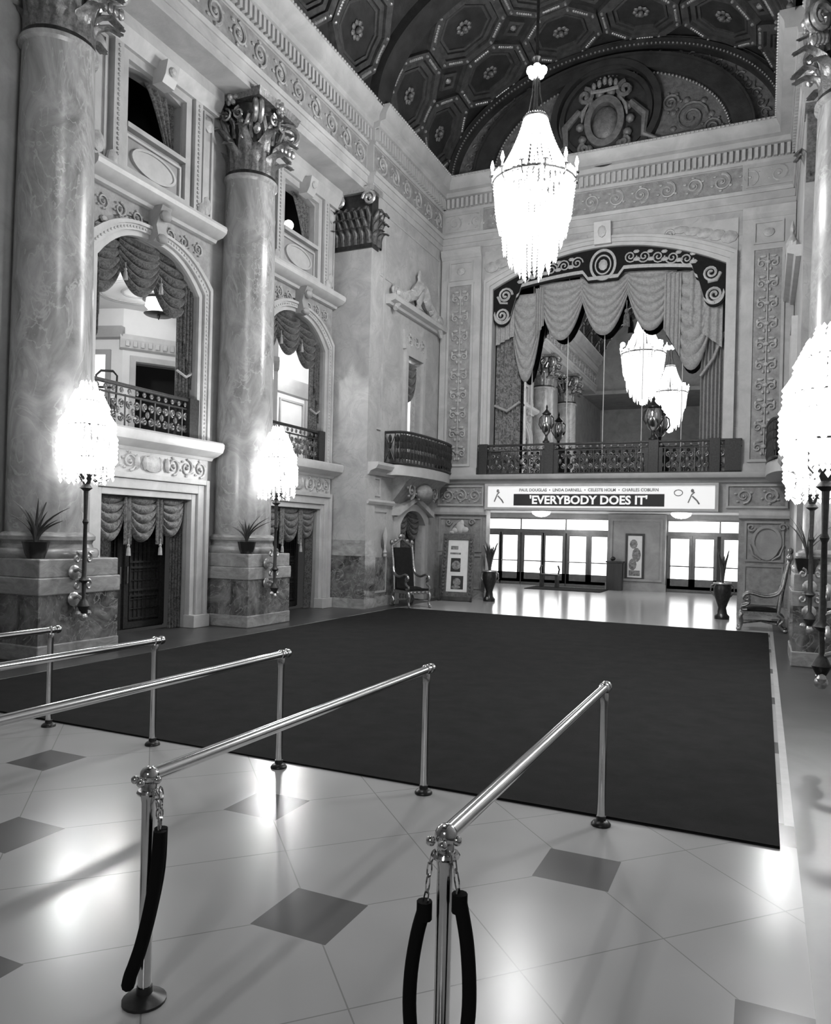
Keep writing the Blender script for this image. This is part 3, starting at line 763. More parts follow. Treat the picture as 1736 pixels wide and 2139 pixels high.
# ---- vaulted ceiling
VA, VBr, VZ = 5.52, 3.62, 14.25
tab = [(0, 0.0)]
for i in range(1, 241):
    a0, a1 = pi * (i - 1) / 240, pi * i / 240
    tab.append((a1, tab[-1][1] + sqrt((VA * (cos(a1) - cos(a0))) ** 2 + (VBr * (sin(a1) - sin(a0))) ** 2)))
SL = tab[-1][1]
def vphi(s):
    s = min(max(s, 0), SL); lo, hi = 0, 240
    while hi - lo > 1:
        md = (lo + hi) // 2
        if tab[md][1] <= s: lo = md
        else: hi = md
    t = (s - tab[lo][1]) / max(1e-9, tab[hi][1] - tab[lo][1]); return tab[lo][0] + (tab[hi][0] - tab[lo][0]) * t
class VaultF:
    """u = arc length from the right springing, v = y, w = height below the vault"""
    def p(s, u, v, w=0):
        a = vphi(u); return V((XC + (VA - w) * cos(a), v, VZ + (VBr - w) * sin(a)))
VF = VaultF()
m = MB(VF); m.grid(lambda a, t: (SL * a, -3 + (YE + 3) * t, 0), 60, 4); m.grid(lambda a, t: (SL * a, -3 + (YE + 3) * t, -.12), 60, 1)
ceil = struct('ceiling', m, 'ceil', smooth=60)
NR = 6; cs = SL / NR
def octo(su, sv, k):
    c = .41; return [(x * k * su, y * k * sv) for x, y in ((1, c), (c, 1), (-c, 1), (-1, c), (-1, -c), (-c, -1), (c, -1), (1, -c))]
def sub(P, n):
    out = []
    for i in range(len(P)):
        a, b = P[i], P[(i + 1) % len(P)]
        out += [(a[0] + (b[0] - a[0]) * k / n, a[1] + (b[1] - a[1]) * k / n) for k in range(n)]
    return out
def coffers(y0, y1, ny):
    cy = (y1 - y0) / ny
    rows = MB(VF); rope = MB(VF); ros = MB(VF); diag = MB(VF)
    for i in range(NR):
        for j in range(ny):
            c = (cs * (i + .5), y0 + cy * (j + .5)); tr = lambda P: [(c[0] + a, c[1] + b) for a, b in P]
            su, sv = cs / 2, cy / 2
            rows.ring(tr(sub(octo(su, sv, .98), 2)), tr(sub(octo(su, sv, .8), 2)), 0, .16)
            rows.ring(tr(sub(octo(su, sv, .78), 2)), tr(sub(octo(su, sv, .66), 2)), 0, .08)
            rows.ring(tr(sub(octo(su, sv, .62), 2)), tr(sub(octo(su, sv, .56), 2)), 0, .05)
            O = octo(su, sv, .89)
            for k in range(8):
                a, b = O[k], O[(k + 1) % 8]
                if (k + i + j) % 2 == 0 or k in (0, 4): 
                    p = V((c[0] + a[0] * .8 + b[0] * .2, c[1] + a[1] * .8 + b[1] * .2, .17)); q = V((c[0] + a[0] * .2 + b[0] * .8, c[1] + a[1] * .2 + b[1] * .8, .17))
                    beads(rope, p, q, 7, (.05, .05, .035))
                rope.ball((c[0] + a[0], c[1] + a[1], .17), .055, 6, 4)
            ros.ball((c[0], c[1], .08), (.09, .09, .1), 8, 5)
            for k in range(8):
                t = k * pi / 4; ros.ball((c[0] + .18 * cos(t), c[1] + .18 * sin(t), .03), (.08, .08, .04), 6, 4)
            if i < NR - 1 and j < ny - 1:
                d = (c[0] + su, c[1] + sv); q = .36
                diag.ring([(d[0] + q, d[1]), (d[0], d[1] + q), (d[0] - q, d[1]), (d[0], d[1] - q)], [(d[0] + q * .6, d[1]), (d[0], d[1] + q * .6), (d[0] - q * .6, d[1]), (d[0], d[1] - q * .6)], 0, .1)
                rope.ball((d[0], d[1], .06), (.1, .1, .08), 7, 4)
    rows.build('coffer_frame', 'ceil2', ceil, smooth=30); rope.build('rope_moulding', 'gilt', ceil); ros.build('coffer_rosette', 'relief_ceiling', ceil); diag.build('lozenge_frame', 'ceil2', ceil, smooth=30)
coffers(19.6, 24.3, 2); coffers(-2.6, 18.7, 9)
m = MB(VF)   # transverse arch
m.grid(lambda a, t: (SL * a, 18.8 + .75 * t, .3), 60, 1); m.grid(lambda a, t: (SL * a, 18.8, .3 * t), 60, 1); m.grid(lambda a, t: (SL * a, 19.55, .3 * t), 60, 1)
m.build('transverse_arch', 'ceil', ceil)
# lunette
lun = strempty('wall_lunette')
def ell(a, b, n=48): return [(XC + a * cos(pi * i / n), VZ + b * sin(pi * i / n)) for i in range(n + 1)]
m = MB(FE); m.poly(ell(VA, VBr), -.3, -.02); m.build('tympanum', 'relief_ceiling', lun, smooth=None)
m = MB(FE); m.ring(ell(5.3, 3.4), ell(5.02, 3.18), -.02, .3, False); m.ring(ell(4.3, 2.95), ell(3.75, 2.6), -.02, .25, False); m.ring(ell(4.36, 3.02), ell(4.3, 2.95), -.02, .33, False)
m.build('arch_band', 'ceil', lun, smooth=30)
m = MB(FE)
for a, b, w, n, r in ((5.1, 3.24, .31, 120, .035), (3.68, 2.54, .05, 90, .045)):
    for i in range(n):
        t = pi * (i + .5) / n; m.ball((XC + a * cos(t), VZ + b * sin(t), w), (r, r, r), 6, 4)
m.build('rope_moulding', 'gilt', lun)
m = MB(FE)
for i in range(30):
    t = pi * (i + .5) / 30; a, b = 4.66, 3.08; c = (XC + a * cos(t), VZ + b * sin(t))
    sp = spiral(c, .16, 1.3, t, 1 if i % 2 else -1, 12); m.tube([(p, q, .02) for p, q in sp], .03, 5)
    m.ball((c[0] + .2 * cos(t + 1.6), c[1] + .2 * sin(t + 1.6), 0), (.08, .08, .05), 6, 4)
for s in (-1, 1):
    for k, (du, dv, r) in enumerate(((2.55, .75, .5), (3.15, .35, .26), (1.95, 1.3, .26))):
        c = (XC + s * du, VZ + dv); sp = spiral(c, r, 2, 0, s, 26); m.tube([(p, q, .03) for p, q in sp], [.05 * (1 - .4 * j / 26) for j in range(27)], 5)
        for j in range(7):
            t = j * .9; m.ball((c[0] + r * 1.15 * cos(t), c[1] + r * 1.15 * sin(t), .02), (r * .22, r * .2, .05), 6, 4)
m.build('acanthus_relief', 'relief_ceiling', lun)
m = MB(FE)   # medallion ring and cartouche
cz = VZ + 1.28
ci = lambda r: [(XC + r * cos(2 * pi * k / 40), cz + r * .97 * sin(2 * pi * k / 40)) for k in range(40)]
m.ring(ci(1.72), ci(1.52), -.02, .3); m.ring(ci(1.44), ci(1.3), -.02, .2); m.poly(ci(1.3), -.02, .04)
m.build('medallion_ring', 'ceil', lun, smooth=30)
m = MB(FE)
cs2 = lambda a, b: [(XC + a * cos(2 * pi * k / 28), cz - .28 + b * sin(2 * pi * k / 28)) for k in range(28)]
m.ring(cs2(.62, .8), cs2(.42, .58), .04, .36); m.ball((XC, cz - .28, .1), (.42, .58, .22), 14, 8)
for k in range(14):
    t = 2 * pi * k / 14; m.ball((XC + .78 * cos(t), cz - .28 + .95 * sin(t), .2), (.15, .15, .12), 7, 5)
for s in (-1, 1):
    sp = spiral((XC + s * .62, cz + .62), .26, 1.5, pi / 2, s, 16); m.tube([(p, q, .3) for p, q in sp], .07, 6)
    sp = spiral((XC + s * .62, cz - 1.05), .2, 1.5, pi / 2, -s, 16); m.tube([(p, q, .3) for p, q in sp], .06, 6)
    m.tube([(XC + s * .8, cz + .2, .25), (XC + s * 1.25, cz - .3, .3), (XC + s * 1.2, cz - .9, .28), (XC + s * 1.75, cz - 1.15, .2)], [.1, .13, .1, .05], 7)
m.build('cartouche', 'relief_ceiling', lun)
m = MB(FE)   # crown and highlights above the shield
for k in range(5): m.ball((XC + (k - 2) * .17, cz + .85 + .12 * (1 - abs(k - 2) / 2), .34), (.08, .14, .08), 7, 4)
m.tube([(XC - .42, cz + .68, .36), (XC, cz + .62, .42), (XC + .42, cz + .68, .36)], .06, 6)
for s in (-1, 1): m.tube([(XC + s * .5, cz + .35, .36), (XC + s * .66, cz + .1, .36), (XC + s * .7, cz - .2, .34)], [.03, .07, .03], 6)
m.build('crown', 'gilt', lun)

# ---- back of the hall behind the camera
m = MB(); m.box(-12.5, 3.5, -9.3, -9, 0, 18); m.box(-12.5, 3.5, -9, -2.5, 11.95, 12.2); m.box(-12.5, 3.5, -3.2, -3, 12, 18.2); struct('wall_front', m, 'stone2', smooth=None)
# ================================================================ rooms behind the openings
m = MB(); m.box(-20, -11.9, 6, 25.5, 3.9, 4.1); m.box(-11.9, -10.72, 19.6, 25.5, 3.9, 4.1); struct('floor_mezzanine', m, 'room_grey', smooth=None)
m = MB(); m.box(-20, -11.9, 6, 25.5, 8.5, 8.6); m.box(-11.9, -10.72, 19.6, 25.5, 8.5, 8.6); cm = struct('ceiling_mezzanine', m, 'wall_white', smooth=None)
m = MB()
for k, (rx, ry) in enumerate(((1.5, 1.1), (1.35, .96), (.75, .5))):
    m.tube([(-15.2 + rx * cos(t * pi / 20), 15.6 + ry * sin(t * pi / 20), 8.49) for t in range(40)], .035, 5, closed=True)
m.build('ceiling_moulding', 'room_grey', cm)
A, B = V((-17.0, 16.55, 0)), V((-14.35, 20.5, 0)); dd = (B - A).normalized()
fa = Fr(A, dd, (dd.y, -dd.x, 0))
wl = (B - A).length
m = MB(fa); wall_cut(m, 0, wl, 4.1, 8.5, -.2, 0, [(.35, 3.1, 4.1, 7.0)]); wm = struct('wall_mezzanine', m, 'wall_white', smooth=None)
m = MB(fa); frame_rect(m, .2, 3.25, 3.9, 7.16, .16, 0, .06); m.extr([(7.3, 0), (7.35, .1), (7.6, .14), (7.75, .1), (7.75, 0)], -.1, wl)
for k in range(22): m.box(.05 + k * .21, .15 + k * .21, 7.4, 7.55, .1, .17)
m.build('cornice', 'moulding', wm, smooth=None)
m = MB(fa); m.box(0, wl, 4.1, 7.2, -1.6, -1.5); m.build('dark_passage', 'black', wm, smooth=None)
fb = Fr((-17.0, 0, 0), (0, 1, 0), (1, 0, 0))
f2 = Fr(A, (-.95, -.3, 0), (.3, -.95, 0))
m = MB(f2); m.box(0, 4, 4.1, 8.5, -.2, 0); struct('wall_mezzanine_left', m, 'wall_white', smooth=None)
m = MB(f2); frame_rect(m, .35, 2.4, 5.0, 7.3, .14, 0, .08); m.extr([(7.6, 0), (7.65, .12), (7.95, .2), (7.95, 0)], -.05, 4); struct('trim_13', m, 'room_grey', smooth=None)
m = MB(f2); m.box(.5, 2.25, 5.15, 7.15, 0, .04); struct('window_1', m, glow('daylit blind', 1.6), smooth=None)
m = MB(); m.box(-20, -10.72, 24.9, 25.1, 4.1, 8.5); m.box(-15.6, -15.4, 20.4, 25, 4.1, 8.5); struct('wall_mezzanine_end', m, 'wall_white', smooth=None)
f3 = Fr((-15.4, 0, 0), (0, 1, 0), (1, 0, 0))
m = MB(f3); m.extr([(6.95, 0), (7.0, .1), (7.25, .18), (7.5, .24), (7.5, 0)], 20.6, 24.9); frame_rect(m, 22.1, 23.6, 5.2, 6.8, .07, 0, .05); m.box(23.7, 24.0, 4.1, 6.95, 0, .07); struct('trim_14', m, 'room_grey', smooth=None)
m = MB(); m.box(-13.0, -12.78, 21.05, 21.3, 4.1, 8.3); struct('trim_15', m, 'wall_white', smooth=None)
m = MB(); m.box(-14.0, -12.05, 24.82, 24.9, 4.1, 7.4); struct('door_12', m, 'black', smooth=None)  # black panel added for the dark part of the narrow window's view
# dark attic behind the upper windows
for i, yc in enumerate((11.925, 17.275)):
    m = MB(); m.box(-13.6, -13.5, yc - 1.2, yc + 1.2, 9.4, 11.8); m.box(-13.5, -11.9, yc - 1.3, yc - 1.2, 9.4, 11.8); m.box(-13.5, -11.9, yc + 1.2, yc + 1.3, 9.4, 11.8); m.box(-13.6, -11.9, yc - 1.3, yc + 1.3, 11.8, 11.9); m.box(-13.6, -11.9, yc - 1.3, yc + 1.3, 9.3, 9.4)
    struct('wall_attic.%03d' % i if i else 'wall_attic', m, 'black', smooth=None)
# picture and lamp in the rooms
t = thing('framed_picture', 'small dark framed picture on the pale wall behind the second balcony window', 'picture', (0, 0, 0))
px = Fr((-15.33, 24.35, 6.1), (0, 1, 0), (1, 0, 0))
m = MB(px); frame_rect(m, -.24, .24, -.2, .2, .05, 0, .05); m.build('frame', 'wood_dark', t, smooth=None)
m = MB(px); m.box(-.2, .2, -.16, .16, 0, .02); m.build('print', 'ink_mid', t, smooth=None)
t = thing('ceiling_lamp', 'round ceiling lamp with dark rims in the bright room behind the first balcony window', 'lamp', (-15.3, 16.15, 8.5))
m = MB(); m.lathe([(.05, 0), (.42, -.02), (.44, -.08), (.36, -.1)], (0, 0, 0), 20); m.build('rim', 'bronze', t)
m = MB(); m.lathe([(.34, -.1), (.36, -.25), (.2, -.42), (.03, -.46)], (0, 0, 0), 18); m.build('opal_bowl', 'dome', t)
m = MB(); m.lathe([(.36, -.42), (.4, -.45), (.36, -.48)], (0, 0, 0), 20); m.lathe([(.03, -.46), (.05, -.5), (.01, -.6)], (0, 0, 0), 8); m.build('lower_ring', 'bronze', t)
t = thing('globe_lamp', 'small bright globe lamp seen in the dark upper window of the second bay', 'lamp', (-11.66, 16.98, 10.08))
m = MB(); m.ball((0, 0, .22), .13, 12, 8); m.build('globe', 'dome', t)
m = MB(); m.lathe([(.08, 0), (.08, .02), (.03, .04), (.03, .08), (.08, .1)], (0, 0, 0), 10); m.build('stand', 'bronze', t)
t = thing('side_chair', 'dark bentwood chair whose back shows over the first balcony railing', 'chair', (-12.55, 11.72, 4.1), .6); t.scale = (1, 1, 1.27)
m = MB(); m.box(-.22, .22, -.22, .22, .44, .49); m.build('seat', 'wood_dark', t, bevel=.015, smooth=None)
m = MB(); m.tube([(-.2, .2, .45), (-.21, .26, 1.0), (-.12, .28, 1.08), (.12, .28, 1.08), (.21, .26, 1.0), (.2, .2, .45)], .022, 6); m.tube([(-.2, .25, .8), (.2, .25, .8)], .02, 6); m.build('backrest', 'wood_dark', t)
for x, y in ((-.19, -.19), (.19, -.19), (-.19, .19), (.19, .19)):
    m = MB(); m.cyl((x, y, 0), (x, y, .45), .018, 8); m.build('leg', 'wood_dark', t)

# ================================================================ drapes of the left bays
def bay_drapes(yc, side, k):
    f = Fr((XB - .12, yc, 0), (0, 1, 0), (1, 0, 0)); n1, n2 = ('first', 'second')[k], ('nearer', 'farther')[k]
    # window valance
    t = thing('swag_valance', 'dark swagged valance in the arched balcony window of the %s bay' % n1, 'drapery', f.p(0, 7.2, 0), 0, 'balcony window valances')
    tp = lambda u: 7.3 + .66 * max(0, 1 - abs(u / 1.42) ** 2.6)
    for a, b, d in ((-1.7, -.6, 1.3), (-.72, .38, 1.12), (.25, 1.44, 1.28)):
        m = MB(f); swag(m, a, b, 8.0, d, -.06 + (.05 if abs(a) > .6 and a < 0 and b > 0 else 0), f, 6, .22, .55); m.build('swag', 'drape_dark', t, world=True, smooth=70)
    for a, b, d0, d1 in ((-1.42, -1.2, 2.6, 1.2), (1.12, 1.42, 1.2, 2.2)):
        m = MB(f); jabot(m, a, b, 7.45, d0, d1, .0, f, 3, .045); m.build('tail', 'drape_dark', t, world=True, smooth=70)
    for u in (-.66, .32):
        m = MB(f); tassel(m, u, 7.4, .12, f, 1.0); m.build('tassel', 'drape_pale', t, world=True)
    # side curtain on the far jamb
    t = thing('curtain', 'patterned full length curtain at the far jamb of the %s balcony window' % n1, 'curtain', f.p(1.3, 4.12, 0), 0, 'balcony window curtains')
    m = MB(f); curtain(m, .98, 1.42, 4.12, 7.3, -.05, f, 4, .05); m.build('cloth', 'drape', t, world=True, smooth=70)
    m = MB(f); m.tube([(.95, 5.6, .03), (1.2, 5.5, .06), (1.42, 5.62, .03)], .03, 6); m.build('tieback', 'drape_pale', t, world=True)
    # door portiere
    fd = Fr((XB - .1, yc, 0), (0, 1, 0), (1, 0, 0))
    t = thing('swag_valance', 'swagged brocade valance across the dark street level doorway of the %s bay' % n1, 'drapery', fd.p(0, 2.8, 0), 0, 'doorway valances')
    for a, b, d in ((-1.25, -.42, .95), (-.45, .45, .95), (.4, 1.22, .85)):
        m = MB(fd); swag(m, a, b, 2.82, d, .0 + (.04 if abs(a) < .6 else 0), fd, 5, .2); m.build('swag', 'drape', t, world=True, smooth=70)
    for u in (-.45, .43):
        m = MB(fd); jabot(m, u - .1, u + .1, 2.78, .95, .95, .1, fd, 2, .03); m.build('tail', 'drape', t, world=True, smooth=70)
        m = MB(fd); tassel(m, u, 1.95, .14, fd, 1.0); m.build('tassel', 'drape_pale', t, world=True)
    t = thing('curtain', 'dark brocade curtain along the far jamb of the %s bay doorway' % n1, 'curtain', fd.p(1.1, 0, 0), 0, 'doorway curtains')
    m = MB(fd); curtain(m, .86, 1.22, .02, 2.72, .0, fd, 4, .045); m.build('cloth', 'drape_dark', t, world=True, smooth=70)
    t = thing('curtain', 'dark brocade curtain along the near jamb of the %s bay doorway' % n1, 'curtain', fd.p(-1.1, 0, 0), 0, 'doorway curtains')
    m = MB(fd); curtain(m, -1.22, -.8, .02, 2.72, .0, fd, 4, .045); m.build('cloth', 'drape_dark', t, world=True, smooth=70)
    # double door
    d = strempty('door_%d' % (k + 1), fd.p(0, 0, -.5)); g = Fr(fd.p(0, 0, -.5), (0, 1, 0), (1, 0, 0))
    for s in (-1, 1):
        m = MB(g); a, b = sorted((s * .02, s * 1.24)); m.box(a, b, .02, 2.7, -.03, .0); lf = m.build('leaf', 'iron', d, world=True, smooth=None)
        m = MB(g); frame_rect(m, a + .02, b - .02, .05, 2.66, .12, 0, .05)
        for q in range(4): frame_rect(m, a + .18, b - .18, .22 + .6 * q, .74 + .6 * q, .04, 0, .04)
        for q in range(7): m.box(a + .2 + .12 * q, a + .215 + .12 * q, .2, 2.5, 0, .03)
        for q in range(12): m.box(a + .18, b - .18, .24 + .2 * q, .255 + .2 * q, 0, .03)
        m.build('grille', 'iron', lf, world=False, smooth=None) if False else m.build('grille', 'iron', d, world=True, smooth=None)
        m = MB(g); m.box(s * .1 - .02, s * .1 + .02, 1.0, 1.35, .04, .09); m.build('handle', 'brass', d, world=True, smooth=None)
    # upper window curtains
    fu = Fr((XB - .2, yc, 0), (0, 1, 0), (1, 0, 0))
    t = thing('curtain', 'dim draped curtain inside the small upper window of the %s bay' % n1, 'curtain', fu.p(.4, 10.08, 0), 0, 'upper window curtains')
    m = MB(fu)
    def fn(a, q): 
        v = 11.35 - 1.3 * q; x = .78 - (.9 - .75 * q ** .7) * a
        return (x, v, .0 + .04 * sin(22 * a))
    m.grid(fn, 24, 8); m.grid(lambda a, q: (fn(a, q)[0], fn(a, q)[1], fn(a, q)[2] - .02), 24, 8); m.build('cloth', 'drape', t, world=True, smooth=70)
bay_drapes(11.925, 1, 0); bay_drapes(17.275, 1, 1)

# ================================================================ balustrades
def balustrade(name, label, f, u0, u1, v0, v1, posts=(), mat='iron_pale', seed=1, group='balcony railings'):
    t = thing(name, label, 'railing', f.p((u0 + u1) / 2, v0, 0), 0, group)
    m = MB(f); m.box(u0, u1, v1 - .06, v1, -.06, .06); m.build('top_rail', 'iron', t, world=True, smooth=None, bevel=.01)
    m = MB(f); m.box(u0, u1, v0, v0 + .05, -.05, .05); m.box(u0, u1, v1 - .24, v1 - .21, -.03, .03); m.build('bottom_rail', 'iron', t, world=True, smooth=None)
    m = MB(f); n = max(2, round((u1 - u0) / .42)); st = (u1 - u0) / n; h = v1 - v0 - .27; vc = v0 + .05 + h / 2
    for i in range(n):
        c = u0 + st * (i + .5)
        for s in (-1, 1):
            for q in (-1, 1):
                sp = spiral((c + s * st * .22, vc + q * h * .24), min(st * .2, h * .2), 1.4, -q * pi / 2, s * q, 12)
                m.tube([(a, b, 0) for a, b in sp], .024, 5)
        m.ball((c, vc, 0), (st * .14, h * .13, .03), 7, 4)
        m.tube([(u0 + st * i, v0 + .04, 0), (u0 + st * i, v1 - .2, 0)], .018, 5)
        for q in range(2): m.ball((u0 + st * (i + .25 + .5 * q), v1 - .13, 0), (.06, .06, .02), 6, 4)
    m.build('scroll_panel', mat, t, world=True)
    for u in posts:
        m = MB(f); m.box(u - .15, u + .15, v0, v1 + .02, -.12, .1); m.build('post', 'iron', t, world=True, smooth=None, bevel=.01)
    return t
balustrade('balcony_railing', 'ornate iron balcony railing across the window beside the big left column', Fr((XB + .02, 11.925, 0), (0, 1, 0), (1, 0, 0)), -1.42, 1.42, 4.12, 5.0, (1.3,))
balustrade('balcony_railing', 'ornate iron balcony railing across the window beyond the second column', Fr((XB + .02, 17.275, 0), (0, 1, 0), (1, 0, 0)), -1.42, 1.42, 4.12, 5.0, (1.3,))
def round_balcony(label, cx, cy, sgn, depth):
    t = thing('balcony_railing', label, 'railing', (cx, cy, 4.2), 0, 'rounded balcony railings')
    P = [(sgn * (.35 + (depth - .35) * sin(pi - i * pi / 24) ** .5), 1.95 * cos(pi - i * pi / 24)) for i in range(25)]
    P = [(sgn * .02, -1.95)] + P + [(sgn * .02, 1.95)]
    m = MB(); m.tube([(x, y, .98) for x, y in P], .045, 6); m.build('top_rail', 'iron', t)
    m = MB(); m.tube([(x, y, .05) for x, y in P], .04, 6); m.build('bottom_rail', 'iron', t)
    m = MB()
    for i, (x, y) in enumerate(P):
        m.tube([(x, y, .05), (x, y, .98)], .018, 5)
        if i:
            a, b = P[i - 1]
            for q in (.3, .6, .8): m.ball(((x + a) / 2, (y + b) / 2, q), (.05, .09, .12), 6, 4)
            m.tube([(a, b, .08), (x, y, .9)], .014, 5); m.tube([(a, b, .9), (x, y, .08)], .014, 5)
    m.build('scroll_panel', 'iron', t)
round_balcony('bowed dark iron railing of the small balcony under the left pediment', XF, 22.3, 1, .8)
round_balcony('bowed dark iron railing of the small balcony at the right edge', XR, 22.3, -1, .62)
fe = FE.at(0, 0, .16)
br = balustrade('balcony_railing', 'long ornate iron railing of the end balcony above the illuminated sign', fe, -8.8, -.62, 4.2, 5.2, (-8.6, -6.35, -3.1, -1.35), 'iron_pale')
m = MB(fe); m.box(-1.08, -.64, 4.25, 5.15, -.1, .1); m.build('end_panel', 'iron', br, world=True, smooth=None)
m = MB(fe); m.box(-8.78, -8.0, 4.25, 4.98, -.04, -.02); m.box(-6.6, -6.05, 4.25, 4.98, -.04, .06); m.box(-3.36, -2.84, 4.25, 4.98, -.04, .06); m.build('dark_panel', 'iron', br, world=True, smooth=None)

# ================================================================ end balcony: pelmet, drapes, mirror, urns
yi = FE.at(0, 0, -.12)
pm = thing('pelmet', 'black arched pelmet painted with pale scrolls over the end balcony', 'pelmet', FE.p(wc, 9.2, 0))
iv = lambda k: wc + hw * k
def ptop(k): return 10.45 + .95 * (1 - k * k) - .02
outer = [(iv(-1), 9.2)] + [(iv(x / 12), ptop(x / 12)) for x in range(-12, 13)] + [(iv(1), 9.2)]
def plow(k):
    a = abs(k)
    if a < .13: return 10.34
    if a < .18: return 10.34 + (a - .13) / .05 * .24
    if a < .745: return 10.58 - .2 * ((a - .18) / .565) ** 1.6
    if a < .765: return 10.38 - (a - .745) / .02 * .28
    if a < .79: return 10.1 - (a - .765) / .025 * .06
    if a < .83: return 10.04 - (a - .79) / .04 * .5
    return 9.54 - .34 * sqrt(max(0, 1 - ((a - .915) / .085) ** 2))
ks = [-1 + i / 100 for i in range(201)]
m = MB(yi)
up = [(iv(k), ptop(k)) for k in ks]; lo = [(iv(k), plow(k)) for k in ks]
m.ring(up, lo, 0, .08, False); m.build('board', 'pelmet', pm, world=True, smooth=30)
m = MB(yi)
lo1 = [(iv(k * .993), plow(k) + .06) for k in ks]; lo2 = [(iv(k * .982), plow(k) + .17) for k in ks]
m.ring(lo2, lo1, .08, .11, False); m.build('pale_border', 'pelmet_line', pm, world=True, smooth=30)
for s in (-1, 1):
    m = MB(yi)
    for j in range(5):
        k = s * (.23 + .115 * j); vm = (ptop(k) + plow(k)) / 2 + .06; r = .2
        sp = spiral((iv(k), vm), r, 1.7, (pi if j % 2 else 0), s * (1 if j % 2 else -1), 20); m.tube([(a, b, .09) for a, b in sp], .024, 5)
        m.ball((iv(k + s * .055), vm - .1, .09), (.12, .07, .03), 6, 4); m.ball((iv(k + s * .05), vm + .14, .09), (.1, .06, .03), 6, 4)
    for c, r in (((s * .885, 10.22), .25), ((s * .915, 9.56), .25)):
        sp = spiral((iv(c[0]), c[1]), r, 1.9, -pi / 2 if c[1] < 10 else 0, -s, 24); m.tube([(a, b, .1) for a, b in sp], .042, 5)
    m.tube([(iv(s * .86), 9.95, .1), (iv(s * .93), 9.98, .1), (iv(s * .96), 10.2, .1)], .04, 5)
    m.build('scroll_painting', 'pelmet_line', pm, world=True)
m = MB(yi)
q = lambda a, b: [(wc + a * cos(2 * pi * k / 28), 10.85 + b * sin(2 * pi * k / 28)) for k in range(28)]
m.ring(q(.42, .5), q(.34, .42), .08, .13); m.ring(q(.26, .32), q(.22, .27), .08, .12); m.ball((wc, 10.85, .09), (.15, .19, .05), 9, 5)
m.build('medallion', 'pelmet_line', pm, world=True)
yd = FE.at(0, 0, -.32)
t = thing('swag_valance', 'grey festooned valance of five swags hanging below the black pelmet', 'drapery', FE.p(wc, 9.0, -.3))
for a, b, v, d in ((-6.95, -5.45, 10.6, 1.95), (-5.6, -4.02, 10.75, 2.05), (-4.12, -2.6, 10.7, 1.98), (-2.85, -1.4, 10.5, 3.1), (-7.9, -6.85, 10.3, 2.95)):
    m = MB(yd); swag(m, a, b, v, d, -.02, yd, 7, .16, .3); m.build('swag', 'drape_pale', t, world=True, smooth=70)
for a, b, d0, d1 in ((-8.4, -7.75, 1.8, 1.5), (-7.05, -6.75, 1.7, 1.2), (-2.95, -2.45, 1.7, 2.6), (-2.2, -1.25, 1.6, 2.4)):
    m = MB(yd); jabot(m, a, b, 10.4, d0, d1, .08, yd, 4, .05); m.build('tail', 'drape_pale', t, world=True, smooth=70)
m = MB(yd); tassel(m, -4.07, 9.7, .12, yd, 2.4); m.build('tassel', 'drape', t, world=True)
for nm, a, b, lb in (('l', -8.44, -7.55, 'tall patterned curtain at the left side of the end balcony mirror'), ('r', -1.85, -1.2, 'tall pleated curtain at the right side of the end balcony mirror')):
    t = thing('curtain', lb, 'curtain', FE.p((a + b) / 2, 4.2, -.45), 0, 'end balcony curtains')
    m = MB(FE); curtain(m, a, b, 4.22, 10.1, -.5, FE, 6, .07); m.build('cloth', 'drape_figured' if nm == 'l' else 'drape_pale', t, world=True, smooth=70)
    m = MB(FE)
    if nm == 'r': m.tube([(a, 7.2, -.38), (a + .35, 7.7, -.36), (b, 8.5, -.4)], .05, 6)
    else: m.tube([(a, 6.6, -.38), ((a + b) / 2, 6.4, -.36), (b, 6.7, -.4)], .05, 6)
    m.build('tieback', 'drape_pale', t, world=True)
YM = 25.05
mi = thing('wall_mirror', 'huge panelled mirror reflecting the hall behind the end balcony', 'mirror', (wc, YM, 4.3))
fm = Fr((0, YM, 0), (1, 0, 0), (0, -1, 0))
for a, b in ((-8.75, -7.23), (-7.21, -6.03), (-6.01, -4.83), (-4.81, -3.61), (-3.59, -2.41), (-2.39, -.9)):
    m = MB(fm); m.box(a, b, 4.3, 11.45, -.03, 0); m.build('mirror_panel', 'mirror', mi, world=True, smooth=None)
m = MB(fm)
for u in (-7.22, -6.02, -4.82, -3.6, -2.4): m.box(u - .012, u + .012, 4.3, 11.45, 0, .012)
m.build('seam_strip', 'moulding', mi, world=True, smooth=None)
m = MB(); m.box(-9.2, -.4, YE + .4, YM + .3, 3.95, 4.19); struct('floor_balcony', m, 'room_grey', smooth=None)
m = MB(); m.box(-9.2, -.4, YE + .4, YM + .3, 11.5, 11.7); m.box(-9.2, -8.8, YE + .4, YM + .3, 4.1, 11.6); m.box(-.8, -.4, YE + .4, YM + .3, 4.1, 11.6); m.box(-9.2, -.4, YM + .05, YM + .2, 4.1, 11.6); struct('wall_balcony', m, 'stone', smooth=None)
